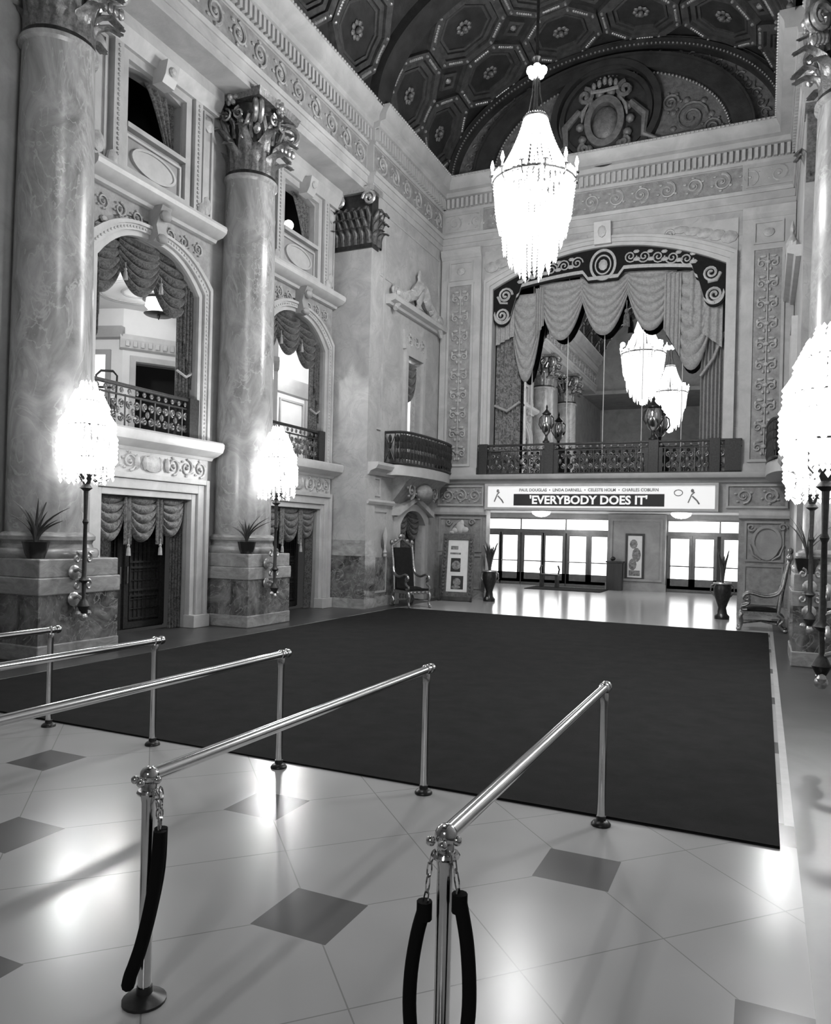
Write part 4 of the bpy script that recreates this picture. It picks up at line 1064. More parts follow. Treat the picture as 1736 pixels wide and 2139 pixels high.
def make_urn(label):
    t = thing('urn', label, 'urn', (0, 0, 0), 0, 'urns on the end balcony railing')
    m = MB(); m.lathe([(.15, 0), (.15, .05), (.09, .09), (.05, .2), (.07, .26)], (0, 0, 0), 14); m.build('foot', 'bronze', t)
    m = MB(); m.lathe([(.07, .26), (.18, .36), (.25, .55), (.27, .68), (.23, .84), (.16, .92)], (0, 0, 0), 18); m.build('body', 'steel', t)
    m = MB(); m.lathe([(.2, .92), (.2, .95), (.08, 1.04), (.03, 1.1), (.05, 1.16), (.01, 1.24)], (0, 0, 0), 14); m.build('lid', 'bronze', t)
    for s in (-1, 1):
        m = MB(); m.tube([(s * .22, 0, .45), (s * .33, 0, .6), (s * .3, 0, .8), (s * .2, 0, .88)], .025, 6); m.build('handle', 'bronze', t)
    return t
u1 = make_urn('left urn on the end railing, in front of the reflected columns'); u1.location = (-6.47, YE - .16, 5.22); u1.scale = (.75, .75, 1.0)
u3 = dup(u1, (-3.13, YE - .16, 5.22), 0, 'right urn on the end railing, in front of the chandelier reflection'); u3.scale = (.92, .92, 1.08)

# ================================================================ illuminated sign
sg = thing('marquee_sign', "long white sign reading 'EVERYBODY DOES IT' over the doors", 'sign', FE.p(-4.85, 3.1, .1))
m = MB(FE); m.box(-8.4, -1.32, 3.1, 3.82, .02, .2); m.build('board', 'sign_white', sg, world=True, smooth=None)
m = MB(FE); frame_rect(m, -8.5, -1.22, 3.04, 3.9, .08, .0, .24); m.build('frame', 'moulding', sg, world=True, smooth=None)
m = MB(FE); m.box(-7.5, -2.75, 3.18, 3.56, .2, .215); m.build('black_strip', 'ink', sg, world=True, smooth=None)
def text(s, size, f, u, v, w, mat, name, parent, bold=0, align='CENTER', sx=1.0):
    cu = bpy.data.curves.new(name, 'FONT'); cu.body = s; cu.size = size; cu.extrude = .006; cu.align_x = align; cu.offset = bold; cu.resolution_u = 3
    o = bpy.data.objects.new(name, cu); COL.objects.link(o)
    dg = bpy.context.evaluated_depsgraph_get(); me = bpy.data.meshes.new_from_object(o.evaluated_get(dg)); bpy.data.objects.remove(o); bpy.data.curves.remove(cu)
    off = V((0, 0, 0)); q = parent
    while q: off = off + q.location; q = q.parent
    for vt in me.vertices: vt.co = f.p(u + vt.co.x * sx, v + vt.co.y, w + vt.co.z) - off
    me.materials.clear(); me.materials.append(MT[mat]); n = bpy.data.objects.new(name, me); COL.objects.link(n); n.parent = parent; return n
text("'EVERYBODY DOES IT'", .37, FE, -5.1, 3.245, .222, 'sign_white', 'lettering', sg, .011, sx=1.02)
text("PAUL DOUGLAS  \u2022  LINDA DARNELL  \u2022  CELESTE HOLM  \u2022  CHARLES COBURN", .135, FE, -5.12, 3.645, .206, 'ink_mid', 'cast_lettering', sg, .003, sx=.94)
m = MB(FE)   # small drawn figures at either end
for c, s in ((-8.05, 1), (-1.95, -1)):
    m.tube([(c - .12, 3.3, .205), (c - .02, 3.55, .205), (c + .06, 3.62, .205)], .02, 5); m.tube([(c, 3.5, .205), (c + .14, 3.36, .205), (c + .2, 3.26, .205)], .025, 5); m.ball((c + .0, 3.66, .205), (.05, .06, .01), 7, 4)
m.tube([(-2.35 + .12 * cos(t), 3.6 + .09 * sin(t), .205) for t in [2 * pi * k / 12 for k in range(12)]], .014, 5, closed=True)
m.build('drawn_figures', 'ink_mid', sg, world=True)

# ================================================================ vestibule with glass doors
YD = 33.4
fd = Fr((0, YD, 0), (1, 0, 0), (0, -1, 0))
panes = [(-11.54, -11.01), (-10.81, -10.12), (-9.79, -9.03), (-8.82, -8.06), (-7.74, -7.02), (-6.77, -6.11), (-3.49, -2.77), (-2.52, -1.82), (-1.42, -.9)]
m = MB(); m.box(-13, 2, YE + .4, YD + .3, 3.22, 3.4); struct('ceiling_vestibule', m, 'wall_white', smooth=None)
m = MB(); m.box(-13, -12, YE + .4, YD + .3, 0, 3.3); struct('wall_vestibule_left', m, 'stone', smooth=None)
m = MB(); m.box(.2, 1.2, YE + .4, YD + .3, 0, 3.3); struct('wall_vestibule_right', m, 'stone', smooth=None)
m = MB(fd); wall_cut(m, -12.2, .3, 0, 3.3, -.2, 0, [(-11.9, -6.0, 0, 2.98), (-3.66, -.5, 0, 2.98)]); struct('wall_vestibule_back', m, 'stone', smooth=None)
m = MB(fd)
for a, b in ((-11.9, -6.0), (-3.66, -.5)): m.box(a, b, 2.34, 2.5, -.1, .04); m.box(a, b, 2.94, 3.0, -.1, .04)
for a in (-11.9, -10.0, -7.95, -6.06, -3.66, -1.62, -.56): m.box(a, a + .06, 2.4, 3.0, -.1, .02)
struct('trim_16', m, 'door_metal', smooth=None)
for i, (a, b) in enumerate(((-11.84, -10.0), (-9.94, -7.95), (-7.89, -6.06), (-3.6, -1.62), (-1.56, -.56))):
    m = MB(fd); m.box(a, b, 2.5, 2.94, -.06, -.03); struct('window_%d' % (i + 2), m, 'pane', smooth=None)
for i, (a, b) in enumerate(panes):
    d = strempty('door_%d' % (i + 3), fd.p((a + b) / 2, 0, 0))
    m = MB(fd); frame_rect(m, a - .13, b + .13, .12, 2.34, .13, -.06, .02); m.box(a - .13, b + .13, .02, .55, -.05, .02); m.build('stile_frame', 'door_metal', d, world=True, smooth=None)
    m = MB(fd); m.box(a - .01, b + .01, .54, 2.22, -.03, -.02); m.build('glass_pane', 'pane', d, world=True, smooth=None)
    m = MB(fd); m.box(a - .05, b + .05, 1.05, 1.1, .05, .08); m.box(a - .03, a, 1.05, 1.1, .0, .06); m.box(b, b + .03, 1.05, 1.1, .0, .06); m.build('push_bar', 'brass', d, world=True, smooth=None)
# pier between the doors, with poster
m = MB(fd); m.box(-6.0, -3.66, 0, 3.2, -.1, .5); m.box(-6.06, -3.6, 0, .3, .5, .58); frame_rect(m, -5.9, -3.76, .4, 3.0, .1, .5, .56); struct('wall_vestibule_pier', m, 'stone2', smooth=None)
def poster(name, label, f, u0, u1, v0, v1, cat, fr=.08, w0=0):
    t = thing(name, label, cat, f.p((u0 + u1) / 2, v0, w0))
    m = MB(f); frame_rect(m, u0 - fr, u1 + fr, v0 - fr, v1 + fr, fr, w0, w0 + .05); m.build('frame', 'wood_dark', t, world=True, smooth=None)
    m = MB(f); m.box(u0, u1, v0, v1, w0, w0 + .02); m.build('sheet', 'paper', t, world=True, smooth=None)
    return t
t = poster('framed_poster', 'tall framed poster with grey figures on the pier between the glass doors', fd, -5.16, -4.57, .55, 2.3, 'poster', .09, .5)
m = MB(fd); w = .525
m.ball((-4.92, 1.95, w), (.16, .2, .01), 10, 4); m.ball((-4.8, 1.5, w), (.18, .3, .01), 10, 4); m.ball((-4.95, 1.1, w), (.16, .25, .01), 10, 4); m.box(-5.1, -4.65, .62, .85, w - .005, w)
m.build('printed_figures', 'ink_mid', t, world=True)
t = thing('ticket_box', 'low dark box standing against the left edge of the poster pier', 'box', fd.p(-5.6, 0, .75))
m = MB(fd); m.box(-5.95, -5.3, 0, 1.15, .6, .95); m.build('body', 'wood_dark', t, world=True, smooth=None, bevel=.02)
m = MB(fd); m.box(-5.98, -5.27, 1.15, 1.22, .57, .98); m.build('lid', 'wood_dark', t, world=True, smooth=None)
m = MB(fd); m.ball((-5.72, 1.32, .78), (.12, .1, .1), 8, 5); m.build('bowl', 'bronze', t, world=True)
t = thing('bench', 'small dark stand silhouetted before the third glass door', 'stand', (-8.3, 32.2, 0))
m = MB(); m.box(-.4, .4, -.18, .18, .5, .58); m.build('top', 'wood_dark', t, smooth=None, bevel=.01)
for s in (-1, 1):
    m = MB(); m.box(s * .33 - .06, s * .33 + .06, -.16, .16, 0, .5); m.build('leg', 'wood_dark', t, smooth=None)
    m = MB(); m.tube([(s * .38, 0, .58), (s * .42, 0, .78), (s * .36, 0, .95)], .04, 6); m.build('scroll_end', 'wood_dark', t)
t = thing('door_mat', 'dark oblong door mat lying inside the middle glass doors', 'mat', (-7.4, 31.6, 0))
m = MB(); m.box(-1.5, 1.5, -.9, .9, 0.001, .02); m.build('pile', 'carpet', t, smooth=None)
m = MB(); frame_rect(m, -1.56, 1.56, -.96, .96, .06, 0.001, .025); m.build('edging', 'rope', t, smooth=None)
def vest_lamp(label, x, y):
    t = thing('ceiling_light', label, 'lamp', (x, y, 3.22), 0, 'vestibule ceiling lights')
    m = MB(); m.lathe([(.05, 0), (.4, -.01), (.4, -.06), (.36, -.07)], (0, 0, 0), 18); m.build('rim', 'brass', t)
    m = MB(); m.lathe([(.36, -.07), (.34, -.15), (.2, -.24), (.02, -.27)], (0, 0, 0), 18); m.build('opal_bowl', 'dome', t)
    lamp('bulb_light', (0, 0, -.4), 90, .15, parent=t)
vest_lamp('opal ceiling light in the vestibule before the left doors', -8.0, 29.5); vest_lamp('opal ceiling light in the vestibule before the right doors', -2.75, 29.5)

# ================================================================ chandeliers
def strand(mb, pts, r):
    """a string of cut drops along a path"""
    for p in pts:
        x, y, z = p; mb.add([(x + r, y, z), (x, y + r, z), (x - r, y, z), (x, y - r, z), (x, y, z + r * 1.5), (x, y, z - r * 1.5)],
                            [(0, 1, 4), (1, 2, 4), (2, 3, 4), (3, 0, 4), (1, 0, 5), (2, 1, 5), (3, 2, 5), (0, 3, 5)])
def chandelier(label, s=1.0, cord=5.0, group=None):
    """origin at the top crown"""
    t = thing('chandelier', label, 'chandelier', (0, 0, 0), 0, group)
    m = MB(); m.cyl((0, 0, .1), (0, 0, cord), .035, 8); m.build('suspension_rod', 'bronze', t)
    m = MB(); m.lathe([(.06, .35), (.1, .3), (.05, .1), (.08, -.1), (.05, -.4), (.06, -1.0)], (0, 0, 0), 10)
    for k in range(4):
        a = k * pi / 2; m.tube([(.06 * cos(a), .06 * sin(a), -.05), (.09 * cos(a), .09 * sin(a), -.5), (.2 * cos(a), .2 * sin(a), -1.05)], .015, 5)
    m.build('stem', 'brass', t)
    for k in range(5):
        a = 2 * pi * k / 5; m = MB(); m.ball((.14 * cos(a), .14 * sin(a), .0), .1, 8, 6); m.build('crown_bulb', 'bulb', t)
    m = MB(); m.tube([(.26 * cos(a), .26 * sin(a), -1.05) for a in [2 * pi * k / 20 for k in range(20)]], .03, 6, closed=True); m.build('crown_ring', 'brass', t)
    m = MB(); m.tube([(.9 * cos(a), .9 * sin(a), -2.5) for a in [2 * pi * k / 32 for k in range(32)]], .035, 6, closed=True)
    m.build('ring_frame', 'brass', t)
    m = MB(); n = 28
    for k in range(n):
        a = 2 * pi * k / n; P = []
        for i in range(22):
            q = i / 21; r = .24 + .62 * q ** 1.25; P.append((r * cos(a), r * sin(a), -1.05 - 1.4 * q - .05 * sin(pi * q)))
        strand(m, P, .045)
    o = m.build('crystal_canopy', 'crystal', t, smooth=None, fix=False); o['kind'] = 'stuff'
    for j, (r, z0, ln, n) in enumerate(((.9, -2.36, .55, 46), (.86, -2.6, .65, 42), (.8, -2.85, .7, 38), (.7, -3.1, .8, 34), (.57, -3.35, .85, 28), (.42, -3.6, .8, 20), (.26, -3.8, .7, 12))):
        m = MB()
        for k in range(n):
            a = 2 * pi * (k + .5 * (j % 2)) / n; l = ln * random.uniform(.75, 1.1); nb = max(4, int(l / .065))
            strand(m, [((r - .05 * i / nb) * cos(a), (r - .05 * i / nb) * sin(a), z0 - l * i / nb) for i in range(nb)], .042)
            m.tube([((r - .05) * cos(a), (r - .05) * sin(a), z0 - l - .1), ((r - .05) * cos(a), (r - .05) * sin(a), z0 - l)], [.004, .03], 5)
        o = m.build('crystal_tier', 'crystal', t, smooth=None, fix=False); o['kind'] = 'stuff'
    for k in range(12):
        a = 2 * pi * k / 12; c, q = cos(a), sin(a); m = MB()
        m.tube([(.55 * c, .55 * q, -2.65), (.8 * c, .8 * q, -2.72), (.95 * c, .95 * q, -2.55), (.95 * c, .95 * q, -2.42)], .018, 5); m.lathe([(.06, -2.42), (.07, -2.4), (.03, -2.38)], (.95 * c, .95 * q, 0), 8); ar = m.build('arm', 'brass', t)
        m = MB(); m.lathe([(.02, -2.38), (.02, -2.28), (.045, -2.2), (.01, -2.06)], (.95 * c, .95 * q, 0), 8); m.build('candle_bulb', 'bulb', ar)
    for rr, z, n in ((.45, -2.9, 8), (.3, -2.2, 6), (.25, -3.5, 6), (.1, -1.5, 3)):
        for k in range(n):
            a = 2 * pi * k / n; m = MB(); m.ball((rr * cos(a), rr * sin(a), z), .075, 8, 5); m.build('inner_bulb', 'bulb', t)
    return t
ch = chandelier('great blazing crystal chandelier hanging in the middle of the hall'); ch.location = (XC, 16.5, 12.55)
c2 = dup(ch, (XC, 6.3, 12.7), 0, 'crystal chandelier seen only as the lower, smaller of two reflections in the mirror')
# ================================================================ torcheres on the column plinths
def torchere(label):
    """origin on the plinth face at floor height; +x is out of the face"""
    t = thing('torchere', label, 'lamp', (0, 0, 0), 0, 'crystal torcheres')
    m = MB(); m.lathe([(.01, .72), (.06, .8), (.1, .88), (.06, .96), (.03, 1.0), (.035, 1.25), (.09, 1.3), (.04, 1.36), (.03, 2.2), (.05, 2.25), (.03, 2.3), (.04, 2.75), (.1, 2.8), (.05, 2.86), (.08, 2.95), (.16, 3.02), (.05, 3.06)], (.24, 0, 0), 12); m.build('stem', 'iron', t)
    for z in (.98, 1.42):
        m = MB(); m.tube([(.0, 0, z), (.12, 0, z + .05), (.24, 0, z)], .03, 6); m.ball((.02, 0, z), (.03, .12, .12), 8, 5)
        for s in (-1, 1):
            sp = spiral((.24 + 0, 0), .09, 1.2, 0, s, 12); m.tube([(.2, s * (.12 + q * .8), z + p) for p, q in sp], .022, 5)
        m.build('bracket', 'gilt', t)
    m = MB(); m.ball((.24, 0, .7), .07, 8, 6); m.ball((.24, .1, .76), .05, 7, 4); m.ball((.24, -.1, .76), .05, 7, 4); m.build('finial', 'gilt', t)
    for k in range(6):
        a = 2 * pi * k / 6; c, q = cos(a), sin(a); R = .36; m = MB()
        m.tube([(.24 + .04 * c, .04 * q, 3.02), (.24 + .2 * c, .2 * q, 2.9), (.24 + R * c, R * q, 2.98), (.24 + R * c, R * q, 3.15)], .016, 5); ar = m.build('arm', 'brass', t)
        m = MB(); m.lathe([(.02, 3.15), (.02, 3.28), (.045, 3.36), (.01, 3.5)], (.24 + R * c, R * q, 0), 8); m.build('candle_bulb', 'bulb', ar)
    m = MB(); m.cyl((.24, 0, 3.0), (.24, 0, 4.3), .025, 8)
    for r, z in ((.36, 3.3), (.34, 3.8), (.2, 4.2)): m.tube([(.24 + r * cos(a), r * sin(a), z) for a in [2 * pi * k / 20 for k in range(20)]], .02, 5, closed=True)
    m.build('cage', 'brass', t)
    for r, z0, ln, n in ((.28, 3.05, .2, 16), (.4, 3.3, .4, 22), (.45, 3.6, .42, 26), (.42, 3.85, .42, 24), (.32, 4.1, .42, 18), (.18, 4.25, .4, 12)):
        m = MB()
        for k in range(n):
            a = 2 * pi * k / n; l = ln * random.uniform(.8, 1.15); nb = int(l / .06); strand(m, [(.24 + r * cos(a), r * sin(a), z0 - l * i / nb) for i in range(nb)], .034)
            strand(m, [(.24 + r * (1 - .45 * i / 6) * cos(a), r * (1 - .45 * i / 6) * sin(a), z0 + .3 * i / 6) for i in range(6)], .03)
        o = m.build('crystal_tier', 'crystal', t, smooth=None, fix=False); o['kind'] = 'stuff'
    for k in range(6):
        m = MB(); m.ball((.24 + .2 * cos(k), .2 * sin(k), 3.2 + .17 * k), .065, 8, 5); m.build('inner_bulb', 'bulb', t)
    m = MB(); m.lathe([(.03, 4.26), (.06, 4.32), (.02, 4.46)], (.24, 0, 0), 8); m.build('top_bulb', 'bulb', t)
    return t
TQ = 0
t1 = torchere('blazing crystal torchere on the plinth of the left column nearest the camera'); t1.location = (-10.28, 9.07, 0)
t2 = dup(t1, (-10.28, 14.4, 0), 0, 'blazing crystal torchere on the plinth of the second left column')
t3 = dup(t1, (.84, 9.25, 0), pi, 'nearer and larger of the two crystal torcheres at the right edge')
t4 = dup(t1, (.76, 15.04, 0), -pi / 2, 'farther of the two crystal torcheres at the right edge, before the column plinth')

# ================================================================ plants on the plinths
def plant(label, blades, h):
    t = thing('potted_plant', label, 'plant', (0, 0, 0), 0, 'plants on the column plinths')
    m = MB(); m.lathe([(.13, 0), (.17, .1), (.2, .24), (.21, .27), (.18, .27), (.16, .22)], (0, 0, 0), 16); m.build('pot', 'pot', t)
    m = MB()
    for k in range(blades):
        a = 2 * pi * k / blades + random.uniform(-.3, .3); ln = h * random.uniform(.55, 1.1); lean = random.uniform(.25, .85)
        P = [(lean * ln * q * q * cos(a), lean * ln * q * q * sin(a), .22 + ln * (q - .25 * lean * q * q)) for q in [i / 7 for i in range(8)]]
        m.tube(P, [.035 * (1 - (i / 7) ** 2 * .92) for i in range(8)], 5, flat=.35)
    o = m.build('leaves', 'leaf', t, smooth=60); o['kind'] = 'stuff'
    return t
p = plant('spiky potted plant on the near corner of the nearest left plinth', 16, .85); p.location = (-10.62, 8.62, 1.64)
p = plant('spiky potted plant on the near corner of the second left plinth', 13, .72); p.location = (-10.5, 13.96, 1.64)
p = plant('drooping potted plant on the plinth behind the right torcheres', 12, .8); p.location = (.72, 15.3, 1.64)
# ================================================================ queue railings
def railing(label, x):
    t = thing('queue_railing', label, 'railing', (x, 5.92, 0), 0, 'brass queue railings')
    L = -3.2
    m = MB(); m.tube([(0, .06, 1.045), (0, L - .02, 1.045)], .034, 14); m.build('handrail', 'brass', t)
    for y in (0, L):
        m = MB(); m.lathe([(.025, .03), (.031, .06), (.031, .92), (.035, .94), (.035, 1.0), (.03, 1.02)], (0, y, 0), 14); ps = m.build('post', 'brass', t)
        m = MB(); m.lathe([(.1 if y else .075, 0), (.1 if y else .075, .012), (.06, .03), (.038, .04), (.036, .07)], (0, y, 0), 20); m.build('base_flange', 'bronze', ps)
        m = MB(); m.ball((0, y, 1.045), .045, 12, 8); m.build('elbow', 'brass', ps)
    m = MB(); m.lathe([(.005, 0), (.04, .004), (.044, .03), (.04, .05), (.03, .055)], (0, 0, 0), 14)
    q = MB(); q.v = [V((p.x, .06 + p.z, 1.045 + p.y)) for p in m.v]; q.f = m.f; q.build('end_cap', 'brass', t)
    if label.startswith(('brass queue railing fourth', 'brass queue railing nearest')):
        m = MB()
        for a in (.5, 2.1, 3.6, 5.0): m.ball((.05 * cos(a), L - .02 + .05 * sin(a), 1.03), .02, 8, 5)
        m.tube([(.045 * cos(a), L + .045 * sin(a), .97) for a in [2 * pi * k / 14 for k in range(14)]], .012, 6, closed=True)
        m.build('rope_ring', 'steel', t)
    return t
for x, lb in ((-7.03, 'brass queue railing farthest left, cut by the left edge of the picture'), (-5.555, 'brass queue railing second from the left along the carpet edge'), (-4.03, 'brass queue railing third from the left, in the middle of the five'),
              (-2.565, 'brass queue railing fourth from the left, its near post with a limp hanging rope'), (-1.08, 'brass queue railing nearest the right, its near post with a looped black rope')):
    railing(lb, x)
def chain(mb, P):
    for i, (a, b) in enumerate(zip(P, P[1:])):
        c = (V(a) + V(b)) / 2; d = V(b) - V(a); n = d.normalized(); s = n.cross(V((.3, 1, .2))).normalized() if i % 2 else n.cross(V((1, -.3, .1))).normalized()
        mb.tube([tuple(c + n * d.length * .62 * cos(2 * pi * k / 8) + s * .011 * sin(2 * pi * k / 8)) for k in range(8)], .004, 4, closed=True)
# limp rope on the fourth railing
t = thing('velvet_rope', 'thick limp black velvet rope hanging straight down the near post of the fourth railing', 'rope', (-2.565, 2.72, .96))
m = MB(); chain(m, [(.05, -.02, .03), (.07, -.025, -.01), (.085, -.03, -.05), (.095, -.035, -.09), (.104, -.038, -.15)]); m.build('chain', 'steel', t)
m = MB(); chain(m, [(.05, .02, .03), (.066, .01, -.02), (.075, 0, -.06), (.078, -.006, -.1), (.078, -.009, -.15)]); m.build('chain', 'steel', t)
m = MB()
P = [(.106, -.038, -.14), (.104, -.05, -.3), (.088, -.07, -.48), (.06, -.09, -.64), (.03, -.112, -.76), (.018, -.118, -.81), (.004, -.104, -.825), (.0, -.086, -.79), (.022, -.06, -.7), (.056, -.034, -.52), (.082, -.014, -.32), (.082, -.006, -.14)]
def smoothp(P, n=4):
    out = []
    for i in range(len(P) - 1):
        p0, p1, p2, p3 = [V(P[min(max(k, 0), len(P) - 1)]) for k in (i - 1, i, i + 1, i + 2)]
        for j in range(n):
            q = j / n; out.append(tuple(.5 * ((2 * p1) + (p2 - p0) * q + (2 * p0 - 5 * p1 + 4 * p2 - p3) * q * q + (3 * p1 - p0 - 3 * p2 + p3) * q ** 3)))
    return out + [tuple(P[-1])]
m.tube(smoothp(P), .03, 10); m.build('rope', 'rope', t)
# looped rope on the nearest railing
t = thing('velvet_rope', 'thick black velvet rope looped wide on both sides of the nearest post', 'rope', (-1.08, 2.72, .96))
m = MB(); chain(m, [(-.035, -.03, .03), (-.05, -.03, -.02), (-.056, -.03, -.07), (-.06, -.03, -.13), (-.07, -.03, -.2)]); m.build('chain', 'steel', t)
m = MB(); chain(m, [(.04, -.03, .03), (.055, -.03, -.03), (.065, -.03, -.1), (.07, -.03, -.14)]); m.build('chain', 'steel', t)
m = MB()
P = [(-.07, -.03, -.2), (-.095, -.035, -.3), (-.115, -.04, -.45), (-.115, -.045, -.6), (-.09, -.05, -.73), (-.04, -.052, -.8), (.01, -.055, -.82), (.06, -.052, -.79), (.1, -.05, -.72), (.122, -.045, -.58), (.124, -.04, -.45), (.11, -.035, -.3), (.09, -.032, -.2), (.07, -.03, -.12)]
m.tube(smoothp(P), .027, 10); m.build('rope', 'rope', t)
for z, x in ((-.2, -.07), (-.14, .073)):
    m = MB(); m.cyl((x, -.03, z - .04), (x, -.03, z + .03), .03, 10); m.build('ferrule', 'rope', t)

# ================================================================ throne chairs
def throne(label):
    """faces +x; origin on the floor under the seat"""
    t = thing('armchair', label, 'chair', (0, 0, 0), 0, 'carved throne chairs')
    W = .36; m = MB()
    m.box(-.36, .38, -W + .03, W - .03, .46, .56); m.ball((0, 0, .55), (.36, .32, .07), 14, 6); m.build('seat', 'upholstery', t, smooth=50)
    m = MB(); m.hexa([(-.42, -W + .05, .56), (-.34, -W + .05, .56), (-.34, W - .05, .56), (-.42, W - .05, .56), (-.6, -W + .07, 1.75), (-.53, -W + .07, 1.75), (-.53, W - .07, 1.75), (-.6, W - .07, 1.75)]); m.build('backrest', 'upholstery', t, smooth=None)
    for s in (-1, 1):
        m = MB(); m.tube([(-.38, s * W, .5), (-.42, s * W, .9), (-.5, s * W, 1.4), (-.58, s * W, 1.82)], .036, 8); m.ball((-.59, s * W, 1.9), (.06, .06, .09), 8, 6); m.ball((-.45, s * W, 1.1), (.05, .05, .07), 8, 5); m.build('back_post', 'gilt_old', t)
    m = MB(); m.tube([(-.58, -W, 1.78), (-.6, -W * .5, 1.9), (-.61, 0, 2.02), (-.6, W * .5, 1.9), (-.58, W, 1.78)], .045, 8); m.ball((-.61, 0, 2.08), (.06, .12, .09), 8, 6)
    for s in (-1, 1): m.ball((-.6, s * .2, 1.95), (.05, .08, .06), 8, 5)
    m.build('crest_rail', 'gilt_old', t)
    for s in (-1, 1):
        m = MB(); y = s * (W + .01)
        P = [(-.46, y, 1.16), (-.38, y, 1.0), (-.24, y, .92), (-.06, y, .9), (.12, y, .95), (.24, y, .97), (.34, y, .92), (.36, y, .84), (.3, y, .79), (.25, y, .83), (.28, y, .88)]
        m.tube(smoothp(P, 3), .036, 8); m.build('arm', 'gilt_old', t)
        m = MB(); P = [(.3, y, .8), (.24, y, .74), (.3, y, .66), (.4, y, .62), (.38, y, .54), (.28, y, .55)]; m.tube(smoothp(P, 3), .032, 8); m.build('arm_support', 'gilt_old', t)
    m = MB()
    for s in (-1, 1): m.bar((-.38, s * W, .46), (.4, s * W, .46), .05, .09)
    m.bar((.4, -W, .46), (.4, W, .46), .05, .09); m.bar((-.38, -W, .46), (-.38, W, .46), .05, .09)
    for k in range(5): m.ball((.43, (k - 2) * .14, .45), (.03, .06, .05), 7, 4)
    m.build('seat_rail', 'gilt_old', t, smooth=40)
    for x, dx in ((.38, .06), (-.36, -.14)):
        for s in (-1, 1):
            m = MB(); P = [(x, s * W, .45), (x + dx * .9, s * W, .33), (x + dx * .3, s * W, .18), (x + dx, s * W, .05), (x + dx * 1.3, s * W, .03)]; m.tube(smoothp(P, 3), [.045 - .0017 * k for k in range(13)], 8); m.ball((x + dx * 1.2, s * W, .045), (.06, .045, .045), 8, 5); m.build('leg', 'gilt_old', t)
    m = MB(); m.tube([(-.36, -W, .2), (0, -.05, .24), (.36, -W, .2)], .025, 6); m.tube([(-.36, W, .2), (0, .05, .24), (.36, W, .2)], .025, 6); m.build('stretcher', 'gilt_dark', t)
    return t
a1 = throne('tall gilt throne chair with dark seat before the small left doorway'); a1.location = (-9.45, 20.55, 0); a1.rotation_euler = (0, 0, -.55)
a2 = dup(a1, (-.02, 20.75, 0), pi, 'gilt throne chair in profile at the right end of the carpet'); a2.scale = (1.05, 1, .95)

# ================================================================ poster easel, planters
e = thing('poster_easel', 'carved frame holding a white film poster, leaning left of the doors', 'easel', (-9.12, 23.35, 0), .12)
tl = lambda p: V((p[0], p[1] + .13 * p[2], p[2]))
class Tilt:
    def p(s, u, v, w=0): return V((u * (1 - .03 * v), -w + .1 * v, v))
TL = Tilt()
m = MB(TL); frame_rect(m, -.56, .56, .1, 2.2, .2, -.05, .06); fr = m.build('frame', 'frame_dark', e, smooth=None, bevel=.015)
m = MB(TL)
for s in (-1, 1):
    beads(m, (s * .46, .2, .07), (s * .46, 2.1, .07), 16, (.05, .05, .03))
m.build('carving', 'frame_dark', e)
m = MB(TL); m.box(-.37, .37, .28, 2.02, -.02, .02); m.build('poster_sheet', 'paper', e, smooth=None)
m = MB(TL); m.box(-.24, .1, .95, 1.4, .02, .026); m.box(-.2, .22, .38, .82, .02, .026); m.build('poster_block', 'ink', e, smooth=None)
m = MB(TL); m.ball((-.05, 1.17, .027), (.16, .15, .006), 10, 4); m.ball((0, .62, .027), (.14, .13, .006), 10, 4); m.ball((-.03, .45, .027), (.16, .06, .006), 10, 4); m.box(-.26, .0, 1.68, 1.8, .02, .025); m.box(-.28, .1, 1.52, 1.58, .02, .025); m.build('poster_picture', 'ink_mid', e)
m = MB(TL); m.ball((.02, 2.42, .0), (.16, .2, .05), 10, 6); m.ball((-.16, 2.32, 0), (.12, .09, .05), 8, 5); m.ball((.2, 2.35, 0), (.14, .1, .05), 8, 5); m.ball((-.26, 2.25, 0), (.1, .06, .05), 8, 5); m.ball((.08, 2.56, 0), (.08, .12, .04), 8, 5); m.build('crest', 'moulding', e)
for s in (-1, 1):
    m = MB(); m.bar((s * .5, .0, .12), (s * .54, -.22, .0), .07, .07); m.bar((s * .4, .32, .0), (s * .3, .22, 1.9), .05, .05); m.build('leg', 'wood_dark', e, smooth=None)
m = MB(TL); m.box(-.5, .5, .02, .14, -.1, .1); m.build('base_rail', 'wood_dark', e, smooth=None)
def planter(label, tall):
    t = thing('planter', label, 'planter', (0, 0, 0), 0, 'dark planters beside the doors')
    m = MB(); m.lathe([(.24, 0), (.24, .08), (.17, .14), (.13, .3), (.18, .42), (.27, .62), (.29, .82), (.25, .92), (.27, .96), (.22, .97)], (0, 0, 0), 20); m.build('jar', 'bronze', t)
    for s in (-1, 1):
        m = MB(); m.tube([(s * .26, 0, .6), (s * .38, 0, .72), (s * .36, 0, .88), (s * .26, 0, .92)], .025, 6); m.build('handle', 'gilt_dark', t)
    m = MB(); m.ball((0, -.26, .1), .05, 8, 5); m.tube([(.28 * cos(k * pi / 10), .28 * sin(k * pi / 10), .95) for k in range(20)], .025, 6, closed=True); m.build('rim_band', 'gilt', t)
    m = MB()
    for k in range(34):
        a = k * 2.4; ln = (1.05 if tall else 1.15) * random.uniform(.5, 1); q = .2 if tall else .3
        m.tube([(q * ln * (i / 6) ** 1.6 * cos(a), q * ln * (i / 6) ** 1.6 * sin(a), .9 + ln * (i / 6 - .3 * q * (i / 6) ** 3)) for i in range(7)], [.1 * (1 - (i / 6) ** 2 * .9) for i in range(7)], 5, flat=.4)
    m.build('leaves', 'leaf', t, smooth=60)['kind'] = 'stuff'
    return t
